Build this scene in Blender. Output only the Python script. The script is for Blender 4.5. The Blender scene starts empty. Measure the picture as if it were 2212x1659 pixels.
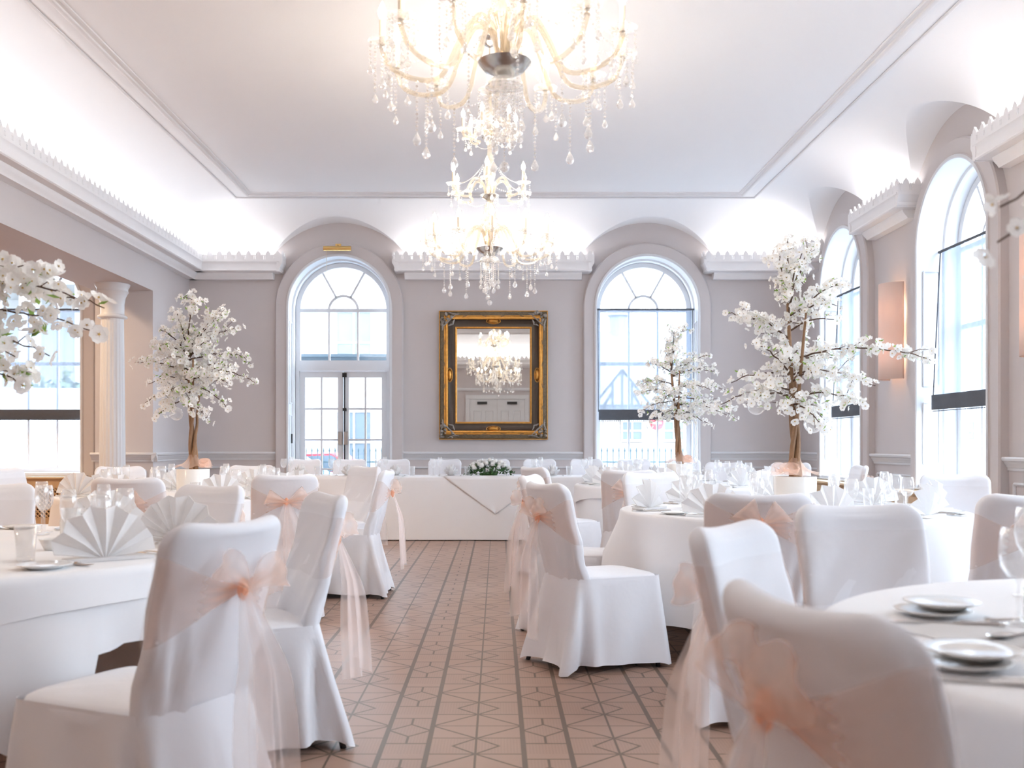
import bpy, bmesh, math, random
from mathutils import Vector, Matrix
from mathutils.geometry import tessellate_polygon
PI = math.pi
rad = math.radians
sc = bpy.context.scene
COL = sc.collection

# ------------------------------------------------------------------ camera
CAMZ = 1.15
F = 2150.0                       # focal length in pixels of the 2212 px frame
cam = bpy.data.cameras.new('camera')
camo = bpy.data.objects.new('camera', cam)
COL.objects.link(camo)
camo.location = (0, 0, CAMZ)
camo.rotation_euler = (PI / 2, 0, 0)
cam.sensor_width = 36
cam.lens = 36 * F / 2212
cam.shift_x = 32 / 2212
cam.shift_y = 129.5 / 2212
cam.clip_end = 300
cam.clip_start = 0.05
cam.dof.use_dof = True
cam.dof.focus_distance = 7.5
cam.dof.aperture_fstop = 3.6
sc.camera = camo

# ------------------------------------------------------------------ view + world
sc.view_settings.view_transform = 'Standard'
sc.view_settings.look = 'None'
sc.view_settings.gamma = 1.0
sc.view_settings.use_curve_mapping = False
sc.view_settings.exposure = 1.92
cy = sc.cycles
cy.use_denoising = True
cy.max_bounces = 8
cy.diffuse_bounces = 5
cy.glossy_bounces = 4
cy.transmission_bounces = 6
cy.transparent_max_bounces = 24
cy.sample_clamp_indirect = 6.0
cy.caustics_reflective = False
cy.caustics_refractive = False

w = bpy.data.worlds.new('overcast_sky')
sc.world = w
w.use_nodes = True
bg = w.node_tree.nodes['Background']
bg.inputs[0].default_value = (0.72, 0.86, 1.0, 1)
bg.inputs[1].default_value = 4.8

# room dimensions (metres): camera at the origin, back wall at +Y
XL, XR, YB, YR = -4.29, 4.24, 13.87, -2.3
ZC, ZCOVE, ECOVE = 4.37, 3.47, 0.91
ZA, RA, RBAND, RLUN = 3.05, 0.71, 0.885, 1.18    # arch centre height and radii
ZSILL = 0.75
RWIN = [12.06, 9.13, 6.2, 3.27]              # right wall window centres
BWIN = [(-2.19, 'door'), (2.08, 'window')]
AWX = -6.47                                       # side bay window

def area(name, loc, rot, sx, sy, power, col=(1, 1, 1), spread=None, portal=False):
    l = bpy.data.lights.new(name, 'AREA')
    l.shape = 'RECTANGLE'
    l.size, l.size_y = sx, sy
    l.energy = power
    l.color = col
    if spread: l.spread = spread
    if portal: l.cycles.is_portal = True
    o = bpy.data.objects.new(name, l)
    o.location = loc
    o.rotation_euler = rot
    COL.objects.link(o)
    return o

def point(name, loc, power, col, r=0.03):
    l = bpy.data.lights.new(name, 'POINT')
    l.energy = power
    l.color = col
    l.shadow_soft_size = r
    o = bpy.data.objects.new(name, l)
    o.location = loc
    COL.objects.link(o)
    return o

# sky portals in the window openings
for yc in RWIN:
    area('window_portal', (XR + 0.45, yc, 2.25), (0, PI / 2, 0), 3.1, 1.45, 1, portal=True)
area('window_portal', (BWIN[0][0], YB + 0.45, 1.9), (-PI / 2, 0, 0), 1.45, 3.8, 1, portal=True)
area('window_portal', (BWIN[1][0], YB + 0.45, 2.25), (-PI / 2, 0, 0), 1.45, 3.1, 1, portal=True)
area('window_portal', (AWX, YB + 0.45, 2.25), (-PI / 2, 0, 0), 1.45, 3.1, 1, portal=True)

WARM = (1.0, 0.80, 0.58)
# strip lights lying in the cornice troughs, shining up into the cove
COVE_W = 1.0      # watts per metre
COVE_COL = (1.0, 0.98, 0.97)
def trough(name, a, b):
    a, b = Vector(a), Vector(b)
    L = (b - a).length
    c = (a + b) / 2
    ang = math.atan2(b.y - a.y, b.x - a.x)
    o = area(name, c, (PI, 0, ang), L, 0.08, COVE_W * L, COVE_COL)
    return o
CORN_B = [(XL + 0.02, -2.94), (-1.44, 1.33), (2.83, XR - 0.02)]
CORN_R = []
edges = [YB - 0.02] + [v for c in RWIN for v in (c + 0.75, c - 0.75)] + [YR + 0.02]
for i in range(0, len(edges), 2):
    CORN_R.append((edges[i + 1], edges[i]))
for a, b in CORN_B:
    trough('cove_strip_light', (a + 0.1, YB - 0.13, 3.70), (b - 0.1, YB - 0.13, 3.70))
for a, b in CORN_R:
    trough('cove_strip_light', (XR - 0.13, a + 0.1, 3.70), (XR - 0.13, b - 0.1, 3.70))
o_ = trough('cove_strip_light', (XL + 0.13, YR + 0.1, 3.70), (XL + 0.13, YB - 0.2, 3.70))
o_.data.energy *= 0.75
trough('cove_strip_light', (XL + 0.2, YR + 0.13, 3.70), (XR - 0.2, YR + 0.13, 3.70))
# warm ceiling lamps of the side bay beyond the beam
for y_ in (10.6, 6.5, 2.5):
    area('side_bay_ceiling_lamp', (-6.3, y_, 3.85), (0, 0, 0), 0.5, 0.5, 26, (1.0, 0.72, 0.45))

# ------------------------------------------------------------------ helpers
class MB:
    def __init__(s):
        s.v, s.f, s.m = [], [], []
    def add(s, vs, fs, mi=0):
        n = len(s.v)
        s.v += [tuple(p) for p in vs]
        s.f += [tuple(i + n for i in q) for q in fs]
        s.m += [mi] * len(fs)
        return s
    def box(s, x0, x1, y0, y1, z0, z1, mi=0):
        vs = [(x, y, z) for x in (x0, x1) for y in (y0, y1) for z in (z0, z1)]
        return s.add(vs, [(0, 1, 3, 2), (4, 6, 7, 5), (0, 4, 5, 1), (2, 3, 7, 6), (0, 2, 6, 4), (1, 5, 7, 3)], mi)
    def grid(s, fn, nu, nv, cu=False, cv=False, mi=0):
        vs, fs = [], []
        for j in range(nv):
            for i in range(nu):
                vs.append(fn(i / (nu if cu else nu - 1), j / (nv if cv else nv - 1)))
        for j in range(nv if cv else nv - 1):
            for i in range(nu if cu else nu - 1):
                a, b = i, (i + 1) % nu
                c, d = j * nu, ((j + 1) % nv) * nu
                fs.append((c + a, c + b, d + b, d + a))
        return s.add(vs, fs, mi)
    def lathe(s, prof, n=16, c=(0, 0, 0), mi=0, fl=0):
        def fn(u, v):
            k = min(len(prof) - 1, int(round(v * (len(prof) - 1))))
            r, z = prof[k]
            if fl: r *= 1 + fl * math.cos(u * 2 * PI * 20)
            return (c[0] + r * math.cos(u * 2 * PI), c[1] + r * math.sin(u * 2 * PI), c[2] + z)
        return s.grid(fn, n, len(prof), cu=True, mi=mi)
    def tube(s, pts, r, n=8, mi=0, cap=True):
        pts = [Vector(p) for p in pts]
        m = len(pts)
        rs = r if isinstance(r, (list, tuple)) else [r] * m
        t0 = (pts[1] - pts[0]).normalized()
        up = Vector((0, 0, 1)) if abs(t0.z) < 0.9 else Vector((1, 0, 0))
        nrm = t0.cross(up).normalized()
        vs = []
        for i, p in enumerate(pts):
            t = (pts[min(i + 1, m - 1)] - pts[max(i - 1, 0)])
            t = t.normalized() if t.length > 1e-9 else t0
            nrm = (nrm - t * nrm.dot(t))
            nrm = nrm.normalized() if nrm.length > 1e-6 else t.orthogonal().normalized()
            bn = t.cross(nrm)
            for k in range(n):
                a = 2 * PI * k / n
                vs.append(p + (nrm * math.cos(a) + bn * math.sin(a)) * rs[i])
        fs = []
        for i in range(m - 1):
            for k in range(n):
                k2 = (k + 1) % n
                fs.append((i * n + k, i * n + k2, (i + 1) * n + k2, (i + 1) * n + k))
        if cap:
            fs.append(tuple(range(n - 1, -1, -1)))
            fs.append(tuple((m - 1) * n + k for k in range(n)))
        return s.add(vs, fs, mi)
    def ball(s, c, r, nu=10, nv=7, mi=0, sz=1.0):
        prof = [(max(1e-4, r * math.sin(PI * k / (nv - 1))), -r * sz * math.cos(PI * k / (nv - 1))) for k in range(nv)]
        return s.lathe(prof, nu, c, mi)
    def prism(s, poly, holes, mp, t, mi=0):
        """2-D outline with holes, extruded by t; mp(u, v, d) gives the 3-D point"""
        loops = [poly] + list(holes)
        tri = tessellate_polygon([[Vector((a, b, 0)) for a, b in l] for l in loops])
        flat = [p for l in loops for p in l]
        n = len(flat)
        vs = [mp(a, b, 0) for a, b in flat]
        fs = [tuple(q) for q in tri]
        if t:
            vs += [mp(a, b, t) for a, b in flat]
            fs += [tuple(i + n for i in reversed(q)) for q in tri]
            k = 0
            for l in loops:
                for i in range(len(l)):
                    a, b = k + i, k + (i + 1) % len(l)
                    fs.append((a, b, b + n, a + n))
                k += len(l)
        return s.add(vs, fs, mi)
    def xf(s, M):
        s.v = [tuple(M @ Vector(p)) for p in s.v]
        return s
    def build(s, name, mats, parent=None, smooth=True, sharp=40, weld=False):
        me = bpy.data.meshes.new(name)
        me.from_pydata(s.v, [], s.f)
        for m in (mats if isinstance(mats, (list, tuple)) else [mats]):
            me.materials.append(m)
        for p, mi in zip(me.polygons, s.m):
            p.material_index = mi
            p.use_smooth = smooth
        if weld:
            bm = bmesh.new(); bm.from_mesh(me)
            bmesh.ops.remove_doubles(bm, verts=bm.verts, dist=1e-5)
            bm.to_mesh(me); bm.free()
        bm = bmesh.new(); bm.from_mesh(me)
        bmesh.ops.recalc_face_normals(bm, faces=bm.faces)
        bm.to_mesh(me); bm.free()
        me.update()
        if smooth and sharp:
            me.set_sharp_from_angle(angle=rad(sharp))
        o = bpy.data.objects.new(name, me)
        COL.objects.link(o)
        if parent: o.parent = parent
        return o

def tag(o, label=None, cat=None, group=None, kind=None):
    if label: o['label'] = label
    if cat: o['category'] = cat
    if group: o['group'] = group
    if kind: o['kind'] = kind
    return o
def struct(name, mb, m, **k):
    return tag(mb.build(name, m, **k), kind='structure')
def empty(name, label, cat, loc=(0, 0, 0), rz=0, group=None):
    o = bpy.data.objects.new(name, None)
    COL.objects.link(o)
    o.location = loc
    o.rotation_euler = (0, 0, rz)
    o.empty_display_size = 0.1
    return tag(o, label, cat, group)
KIDS = {}
def kids(o):
    return [c for c in KIDSRC if c.parent == o]
def copy_tree(o, parent=None):
    c = o.copy()
    COL.objects.link(c)
    if parent: c.parent = parent
    for ch in list(o.children):
        copy_tree(ch, c)
    return c
def place(proto, used, loc, rz, label, group=None, scale=None):
    """the first time moves the prototype itself, later copies it"""
    if used.get(proto.name_full if False else id(proto)):
        o = copy_tree(proto)
    else:
        o = proto
        used[id(proto)] = True
    o.location = loc
    o.rotation_euler = (0, 0, rz)
    if scale: o.scale = scale
    o['label'] = label
    if group: o['group'] = group
    return o
USED = {}
def in_view(x, y, z, m=60):
    if y < 0.3: return False
    px = 1074 + F * x / y
    py = 959 - F * (z - CAMZ) / y
    return -m < px < 2212 + m and -m < py < 1659 + m

# ------------------------------------------------------------------ materials
def mat(name, col, rough=0.6, metal=0.0, spec=0.4, bump=None, noise=None, sheen=0, emit=None, sub=0):
    m = bpy.data.materials.new(name)
    m.use_nodes = True
    nt = m.node_tree
    b = nt.nodes['Principled BSDF']
    b.inputs['Base Color'].default_value = (*col, 1)
    b.inputs['Roughness'].default_value = rough
    b.inputs['Metallic'].default_value = metal
    b.inputs['Specular IOR Level'].default_value = spec
    if sheen:
        b.inputs['Sheen Weight'].default_value = sheen
    if emit:
        b.inputs['Emission Color'].default_value = (*emit[0], 1)
        b.inputs['Emission Strength'].default_value = emit[1]
    if noise or bump:
        tc = nt.nodes.new('ShaderNodeTexCoord')
    if noise:       # (scale, amount)
        n = nt.nodes.new('ShaderNodeTexNoise')
        n.inputs['Scale'].default_value = noise[0]
        n.inputs['Detail'].default_value = 4
        nt.links.new(tc.outputs['Object'], n.inputs['Vector'])
        mx = nt.nodes.new('ShaderNodeMix'); mx.data_type = 'RGBA'
        mx.inputs[6].default_value = (*[c * (1 - noise[1]) for c in col], 1)
        mx.inputs[7].default_value = (*[min(1, c * (1 + noise[1])) for c in col], 1)
        nt.links.new(n.outputs['Fac'], mx.inputs[0])
        nt.links.new(mx.outputs[2], b.inputs['Base Color'])
    if bump:        # (scale, strength, distance)
        n2 = nt.nodes.new('ShaderNodeTexNoise')
        n2.inputs['Scale'].default_value = bump[0]
        n2.inputs['Detail'].default_value = 3
        nt.links.new(tc.outputs['Object'], n2.inputs['Vector'])
        bp = nt.nodes.new('ShaderNodeBump')
        bp.inputs['Strength'].default_value = bump[1]
        bp.inputs['Distance'].default_value = bump[2]
        nt.links.new(n2.outputs['Fac'], bp.inputs['Height'])
        nt.links.new(bp.outputs['Normal'], b.inputs['Normal'])
    return m

def sheer(name, col, opacity, translucent=0.5, gather=None):
    """see-through fabric: part open weave, part scattering threads"""
    m = bpy.data.materials.new(name)
    m.use_nodes = True
    nt = m.node_tree
    nt.nodes.clear()
    out = nt.nodes.new('ShaderNodeOutputMaterial')
    tr = nt.nodes.new('ShaderNodeBsdfTransparent')
    tr.inputs[0].default_value = (1, 1, 1, 1)
    di = nt.nodes.new('ShaderNodeBsdfDiffuse'); di.inputs[0].default_value = (*col, 1)
    tl = nt.nodes.new('ShaderNodeBsdfTranslucent'); tl.inputs[0].default_value = (*col, 1)
    m1 = nt.nodes.new('ShaderNodeMixShader'); m1.inputs[0].default_value = translucent
    nt.links.new(di.outputs[0], m1.inputs[1]); nt.links.new(tl.outputs[0], m1.inputs[2])
    m2 = nt.nodes.new('ShaderNodeMixShader'); m2.inputs[0].default_value = opacity
    nt.links.new(tr.outputs[0], m2.inputs[1]); nt.links.new(m1.outputs[0], m2.inputs[2])
    nt.links.new(m2.outputs[0], out.inputs[0])
    if gather:      # denser, deeper coloured where the cloth is bunched up
        at = nt.nodes.new('ShaderNodeAttribute'); at.attribute_name = 'bunching'
        mr = nt.nodes.new('ShaderNodeMapRange'); mr.inputs[3].default_value = opacity; mr.inputs[4].default_value = 0.62
        mc = nt.nodes.new('ShaderNodeMix'); mc.data_type = 'RGBA'
        mc.inputs[6].default_value = (*col, 1); mc.inputs[7].default_value = (*gather, 1)
        nt.links.new(at.outputs['Fac'], mr.inputs[0]); nt.links.new(at.outputs['Fac'], mc.inputs[0])
        nt.links.new(mr.outputs[0], m2.inputs[0])
        nt.links.new(mc.outputs[2], di.inputs[0]); nt.links.new(mc.outputs[2], tl.inputs[0])
    return m

def thin_glass(name, tint=(1, 1, 1), base=0.06, edge=0.75, white=0.0, rough=0.02):
    """thin clear glass: see-through face on, mirror-like at the rim"""
    m = bpy.data.materials.new(name)
    m.use_nodes = True
    nt = m.node_tree
    nt.nodes.clear()
    out = nt.nodes.new('ShaderNodeOutputMaterial')
    tr = nt.nodes.new('ShaderNodeBsdfTransparent'); tr.inputs[0].default_value = (*tint, 1)
    gl = nt.nodes.new('ShaderNodeBsdfGlossy'); gl.inputs['Roughness'].default_value = rough
    gl.inputs[0].default_value = (1, 1, 1, 1)
    lw = nt.nodes.new('ShaderNodeLayerWeight'); lw.inputs[0].default_value = 0.5
    pw = nt.nodes.new('ShaderNodeMath'); pw.operation = 'POWER'; pw.inputs[1].default_value = 2.2
    mr = nt.nodes.new('ShaderNodeMapRange')
    mr.inputs[3].default_value = base; mr.inputs[4].default_value = edge
    nt.links.new(lw.outputs['Facing'], pw.inputs[0])
    nt.links.new(pw.outputs[0], mr.inputs[0])
    mx = nt.nodes.new('ShaderNodeMixShader')
    nt.links.new(mr.outputs[0], mx.inputs[0])
    nt.links.new(tr.outputs[0], mx.inputs[1]); nt.links.new(gl.outputs[0], mx.inputs[2])
    last = mx
    if white:
        tl = nt.nodes.new('ShaderNodeBsdfTranslucent'); tl.inputs[0].default_value = (1, 1, 1, 1)
        di = nt.nodes.new('ShaderNodeBsdfDiffuse'); di.inputs[0].default_value = (1, 1, 1, 1)
        a = nt.nodes.new('ShaderNodeMixShader'); a.inputs[0].default_value = 0.5
        nt.links.new(tl.outputs[0], a.inputs[1]); nt.links.new(di.outputs[0], a.inputs[2])
        b = nt.nodes.new('ShaderNodeMixShader'); b.inputs[0].default_value = white
        nt.links.new(mx.outputs[0], b.inputs[1]); nt.links.new(a.outputs[0], b.inputs[2])
        last = b
    nt.links.new(last.outputs[0], out.inputs[0])
    return m

M = {}
M['wall'] = mat('taupe_wall_paint', (0.60, 0.56, 0.56), 0.7, noise=(3, 0.02), bump=(120, 0.08, 0.002))
M['ceil'] = mat('ceiling_paint', (0.90, 0.905, 0.925), 0.8, noise=(2, 0.008))
M['white'] = mat('white_gloss_trim', (0.70, 0.71, 0.735), 0.35, noise=(8, 0.01))
M['plaster'] = mat('white_plaster_cornice', (0.84, 0.835, 0.85), 0.6, noise=(10, 0.02), bump=(60, 0.1, 0.003))
M['tan'] = mat('varnished_tan_wood', (0.62, 0.42, 0.24), 0.4, noise=(14, 0.1))
M['lattice_dark'] = mat('dark_lattice_void', (0.05, 0.03, 0.02), 0.8, noise=(5, 0.1))
M['cloth'] = mat('white_polyester_cover', (0.83, 0.835, 0.875), 0.75, spec=0.2, noise=(6, 0.015), bump=(7, 0.22, 0.02), sheen=0.2)
M['linen'] = mat('white_table_linen', (0.87, 0.87, 0.89), 0.8, spec=0.2, noise=(5, 0.015), bump=(4, 0.2, 0.015), sheen=0.2)
M['napkin'] = sheer('white_napkin_linen', (0.93, 0.92, 0.92), 0.995, 0.35)
M['black'] = mat('black_chair_metal', (0.02, 0.02, 0.022), 0.4, noise=(10, 0.1))
M['organza'] = sheer('peach_organza', (1.0, 0.76, 0.64), 0.30)
M['sash'] = sheer('stretched_peach_organza', (1.0, 0.76, 0.64), 0.24, gather=(1.0, 0.52, 0.30))
M['sash_front'] = sheer('single_layer_peach_organza', (1.0, 0.88, 0.82), 0.07)
M['organza_tail'] = sheer('pale_peach_organza', (1.0, 0.87, 0.82), 0.34)
M['organza_knot'] = sheer('knotted_peach_organza', (1.0, 0.60, 0.42), 0.75, 0.35)
M['sheer_grey'] = sheer('grey_voile', (0.24, 0.28, 0.35), 0.62, 0.6)
M['hem'] = mat('charcoal_blind_hem', (0.10, 0.105, 0.12), 0.8, noise=(20, 0.1))
M['glass'] = thin_glass('clear_drinking_glass', base=0.06, edge=0.8, white=0.10)
M['pane'] = thin_glass('window_pane_glass', base=0.03, edge=0.4)
M['crystal'] = thin_glass('crystal_glass', tint=(0.97, 0.96, 0.95), base=0.2, edge=0.9, white=0.24, rough=0.06)
M['arm'] = thin_glass('moulded_arm_glass', tint=(0.90, 0.84, 0.74), base=0.14, edge=0.8, white=0.14, rough=0.10)
M['china'] = mat('white_china', (0.86, 0.85, 0.83), 0.15, spec=0.6, noise=(10, 0.01))
M['steel'] = mat('polished_cutlery_steel', (0.72, 0.70, 0.68), 0.16, metal=1.0, noise=(20, 0.03))
M['chrome'] = mat('chrome_fitting', (0.55, 0.54, 0.52), 0.25, metal=1.0, noise=(20, 0.05))
M['brass'] = mat('polished_brass', (0.85, 0.58, 0.22), 0.22, metal=1.0, noise=(20, 0.05))
M['gold'] = mat('antique_gold_leaf', (0.66, 0.33, 0.08), 0.34, metal=0.85, noise=(25, 0.35), bump=(60, 0.4, 0.004))
M['umber'] = mat('dark_umber_frame_cove', (0.07, 0.045, 0.03), 0.35, noise=(20, 0.2))
M['pewter'] = mat('carved_antique_bronze', (0.20, 0.155, 0.10), 0.45, metal=0.5, noise=(35, 0.5), bump=(90, 0.9, 0.012))
M['silver'] = mat('tarnished_silver_carving', (0.33, 0.30, 0.27), 0.35, metal=0.8, noise=(50, 0.5), bump=(80, 0.8, 0.01))
M['mirror'] = mat('mirror_glass', (0.93, 0.93, 0.90), 0.0, metal=1.0, noise=(1, 0.002))
M['bark'] = mat('brown_bark', (0.27, 0.155, 0.085), 0.75, noise=(18, 0.3), bump=(40, 0.6, 0.01))
M['twig'] = mat('dark_twig', (0.10, 0.055, 0.035), 0.7, noise=(18, 0.2))
M['petal'] = sheer('white_silk_petal', (0.96, 0.95, 0.93), 0.97, 0.35)
M['stamen'] = mat('ochre_flower_centre', (0.55, 0.36, 0.08), 0.7, noise=(40, 0.3))
M['leaf'] = mat('fresh_green_leaf', (0.26, 0.42, 0.07), 0.5, noise=(20, 0.3))
M['darkleaf'] = mat('deep_green_leaf', (0.04, 0.11, 0.03), 0.45, noise=(20, 0.3))
M['shade'] = mat('peach_fabric_shade', (0.74, 0.50, 0.38), 0.8, noise=(60, 0.03))
M['bulb'] = mat('lit_candle_bulb', (1, 1, 1), 0.5, emit=((1.0, 0.87, 0.72), 58.0))
M['candle'] = mat('ivory_candle_sleeve', (0.85, 0.76, 0.62), 0.5, noise=(30, 0.03))
M['brick'] = mat('pale_brick', (0.24, 0.21, 0.19), 0.9, noise=(4, 0.08))
M['render_w'] = mat('white_render_wall', (0.30, 0.30, 0.30), 0.9, noise=(2, 0.04))
M['slate'] = mat('grey_slate_roof', (0.17, 0.17, 0.18), 0.8, noise=(6, 0.1))
M['timber'] = mat('dark_gable_timber', (0.05, 0.045, 0.04), 0.8, noise=(6, 0.1))
M['pavement'] = mat('pale_pavement', (0.30, 0.30, 0.30), 0.9, noise=(2, 0.06))
M['winglass'] = mat('dark_street_window', (0.07, 0.09, 0.11), 0.2, noise=(3, 0.1))
M['red'] = mat('red_car_paint', (0.40, 0.03, 0.04), 0.25, noise=(5, 0.05))
M['bluepaint'] = mat('pale_blue_car_paint', (0.14, 0.22, 0.30), 0.25, noise=(5, 0.05))
M['tyre'] = mat('tyre_rubber', (0.03, 0.03, 0.03), 0.8, noise=(30, 0.1))
M['iron'] = mat('painted_iron_railing', (0.03, 0.06, 0.075), 0.5, noise=(30, 0.1))
M['bush'] = mat('hedge_leaves', (0.06, 0.085, 0.04), 0.8, noise=(6, 0.4))
M['grey_post'] = mat('blue_grey_post', (0.10, 0.14, 0.17), 0.6, noise=(10, 0.05))

# carpet: geometric lattice woven as taupe lines on a rosy beige ground
class N:
    nt = None
    def __init__(s, sock): s.s = sock
    @staticmethod
    def m(op, *a, clamp=False):
        n = N.nt.nodes.new('ShaderNodeMath'); n.operation = op; n.use_clamp = clamp
        for i, x in enumerate(a):
            if isinstance(x, N): N.nt.links.new(x.s, n.inputs[i])
            else: n.inputs[i].default_value = float(x)
        return N(n.outputs[0])
    def __add__(s, o): return N.m('ADD', s, o)
    def __sub__(s, o): return N.m('SUBTRACT', s, o)
    def __mul__(s, o): return N.m('MULTIPLY', s, o)
    def abs(s): return N.m('ABSOLUTE', s)
    def fmod(s, o): return N.m('FLOORED_MODULO', s, o)
    def lt(s, o): return N.m('LESS_THAN', s, o)
    def gt(s, o): return N.m('GREATER_THAN', s, o)
    def mx(s, o): return N.m('MAXIMUM', s, o)
def carpet():
    m = mat('patterned_carpet', (0.4, 0.3, 0.26), 0.45, spec=0.5)
    nt = m.node_tree; N.nt = nt
    b = nt.nodes['Principled BSDF']
    tc = nt.nodes.new('ShaderNodeTexCoord')
    sp = nt.nodes.new('ShaderNodeSeparateXYZ')
    nt.links.new(tc.outputs['Object'], sp.inputs[0])
    X, Y = N(sp.outputs[0]), N(sp.outputs[1])
    P = 0.537
    xp = (X + 0.2625).fmod(P)
    v = (Y - 3.888).fmod(0.54)
    v2 = (Y - 3.888 - 0.107 + 0.27).fmod(0.54) - 0.27      # centred on the small hexagon
    inbig = xp.lt(0.3625)
    u = (xp - 0.18125).abs()
    w = (xp - 0.44975).abs()
    t = 0.0052
    def line(d, th=t): return d.lt(th)
    big = ((u * (1 / 0.181) + (v - 0.1715).abs() * (1 / 0.1715) - 1).abs() * 0.1245).lt(t)
    small = ((u * (1 / 0.088) + (v - 0.4415).abs() * (1 / 0.0985) - 1).abs() * 0.0656).lt(t)
    A = big.mx(small).mx(u.lt(0.0045)).mx(v.lt(t * 1.6)).mx((v - 0.343).abs().lt(t)).mx((v - 0.1715).abs().lt(t * 0.8))
    hexa = ((w * (1 / 0.083) + v2.abs() * (1 / 0.084) - 1).abs() * 0.059).lt(t)
    stub = w.lt(0.005) * v2.abs().gt(0.084) * v2.abs().lt(0.175)
    Bm = hexa.mx(stub).mx((v2.abs() - 0.175).abs().lt(t))
    lines = (A * inbig).mx(Bm * (inbig * -1 + 1))
    thick = xp.lt(0.010).mx(xp.gt(P - 0.010)).mx((xp - 0.3625).abs().lt(0.010))
    lines = lines.mx(thick)
    hatch = N.m('SINE', X * 520.0) * 0.5 + 0.5
    hm = (v.gt(0.343)).mx(v2.abs().lt(0.175) * (inbig * -1 + 1)) * hatch * 0.35
    mix = nt.nodes.new('ShaderNodeMix'); mix.data_type = 'RGBA'
    mix.inputs[6].default_value = (0.36, 0.215, 0.15, 1)
    mix.inputs[7].default_value = (0.26, 0.15, 0.10, 1)
    nt.links.new(hm.s, mix.inputs[0])
    mix2 = nt.nodes.new('ShaderNodeMix'); mix2.data_type = 'RGBA'
    nt.links.new(lines.s, mix2.inputs[0])
    nt.links.new(mix.outputs[2], mix2.inputs[6])
    mix2.inputs[7].default_value = (0.10, 0.052, 0.022, 1)
    nt.links.new(mix2.outputs[2], b.inputs['Base Color'])
    b.inputs['Sheen Weight'].default_value = 0.12
    b.inputs['Sheen Roughness'].default_value = 0.4
    return m
M['carpet'] = carpet()
# ------------------------------------------------------------------ room shell
f = MB(); f.box(-8.3, XR + 0.05, YR - 0.3, YB + 0.35, -0.1, 0.0)
struct('floor', f, M['carpet'], smooth=False)
c = MB(); c.box(XL, XR, YR, YB, ZC, ZC + 0.1)
struct('ceiling', c, M['ceil'], smooth=False)

def mapB(u, v, d): return (u, YB - d, v)             # back wall: u = X
def mapR(u, v, d): return (XR - d, u, v)             # right wall: u = Y
def arch_pts(uc, r, zc, zb, n=40):
    pts = [(uc - r, zb)]
    for k in range(n + 1):
        a = PI - PI * k / n
        pts.append((uc + r * math.cos(a), zc + r * math.sin(a)))
    pts.append((uc + r, zb))
    return pts
def wall(name, u0, u1, ztop, arches, mp):
    mb = MB()
    holes = [arch_pts(uc, RA + 0.002, ZA, zb) for uc, zb in arches]
    outer = [(u0, 0), (u1, 0), (u1, ztop), (u0, ztop)]
    holes2 = []
    for h, (uc, zb) in zip(holes, arches):
        if zb <= 0:
            h[0] = (h[0][0], 0.002); h[-1] = (h[-1][0], 0.002)
        holes2.append(h)
    mb.prism(outer, holes2, mp, -0.05)
    return struct(name, mb, M['wall'], smooth=False)
wall('wall_back', -8.2, XR, 4.42, [(-2.19, 0), (2.08, 0.72), (AWX, 0.72)], mapB)
wall('wall_right', YR, YB, 4.42, [(c_, 0.72) for c_ in RWIN], mapR)
mb = MB()
mb.box(-5.01, XL, 12.4, YB, 0, 4.42)
mb.box(-5.01, XL, YR, 12.4, 3.06, 4.42)
struct('wall_left', mb, M['wall'], smooth=False)
mb = MB(); mb.box(-8.3, -8.2, YR, YB, 0, 4.0)
struct('wall_side_bay', mb, M['wall'], smooth=False)
mb = MB(); mb.box(-8.2, -5.01, YR, YB, 3.95, 4.05)
struct('ceiling_side_bay', mb, M['ceil'], smooth=False)
mb = MB(); mb.box(-8.3, XR + 0.05, YR - 0.1, YR, 0, 4.42)
struct('wall_rear', mb, M['wall'], smooth=False)

def cove(name, L, base, lunes, mp):
    """quarter-round cove with barrel lunettes over the windows; mp(u, z, inset)"""
    us = set([0, L] + [L * k / 60 for k in range(61)])
    for k in range(25):
        us.add(ECOVE * k / 24); us.add(L - ECOVE * k / 24)
    for uc in lunes:
        for k in range(61):
            us.add(uc - RLUN * math.cos(PI * k / 60))
    us = sorted(u for u in us if 0 <= u <= L)
    uu = []
    for u in us:
        if not uu or u - uu[-1] > 0.004: uu.append(u)
    n1, n2 = 6, 16
    H = ZC - ZCOVE
    vs, rows = [], []
    for u in uu:
        imax = max(1e-4, min(ECOVE, u, L - u))
        tmax = math.acos(max(-1, 1 - imax / ECOVE))
        h = 0
        for uc in lunes:
            d = abs(u - uc)
            if d < RLUN: h = max(h, ZA + math.sqrt(RLUN ** 2 - d * d))
        if h > ZCOVE:
            ts = min(math.asin(min(1, (h - ZCOVE) / H)), tmax)
        else:
            ts = 0
        for k in range(n1):
            t = ts * k / n1
            i = ECOVE * (1 - math.cos(ts)) * k / n1
            vs.append(mp(u + base, h if ts > 0 else ZCOVE, i))
        for k in range(n2 + 1):
            t = ts + (tmax - ts) * k / n2
            vs.append(mp(u + base, ZCOVE + H * math.sin(t), ECOVE * (1 - math.cos(t))))
    m = n1 + n2 + 1
    fs = [(a * m + k, (a + 1) * m + k, (a + 1) * m + k + 1, a * m + k + 1) for a in range(len(uu) - 1) for k in range(m - 1)]
    mb = MB().add(vs, fs)
    return struct(name, mb, M['ceil'], weld=True, sharp=35)
cove('ceiling_cove_back', XR - XL, XL, [-2.19 - XL, 2.08 - XL], lambda u, z, i: (u, YB - i, z))
cove('ceiling_cove_right', YB - YR, YR, [c_ - YR for c_ in RWIN], lambda u, z, i: (XR - i, u, z))
cove('ceiling_cove_left', YB - YR, YR, [], lambda u, z, i: (XL + i, u, z))
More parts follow.
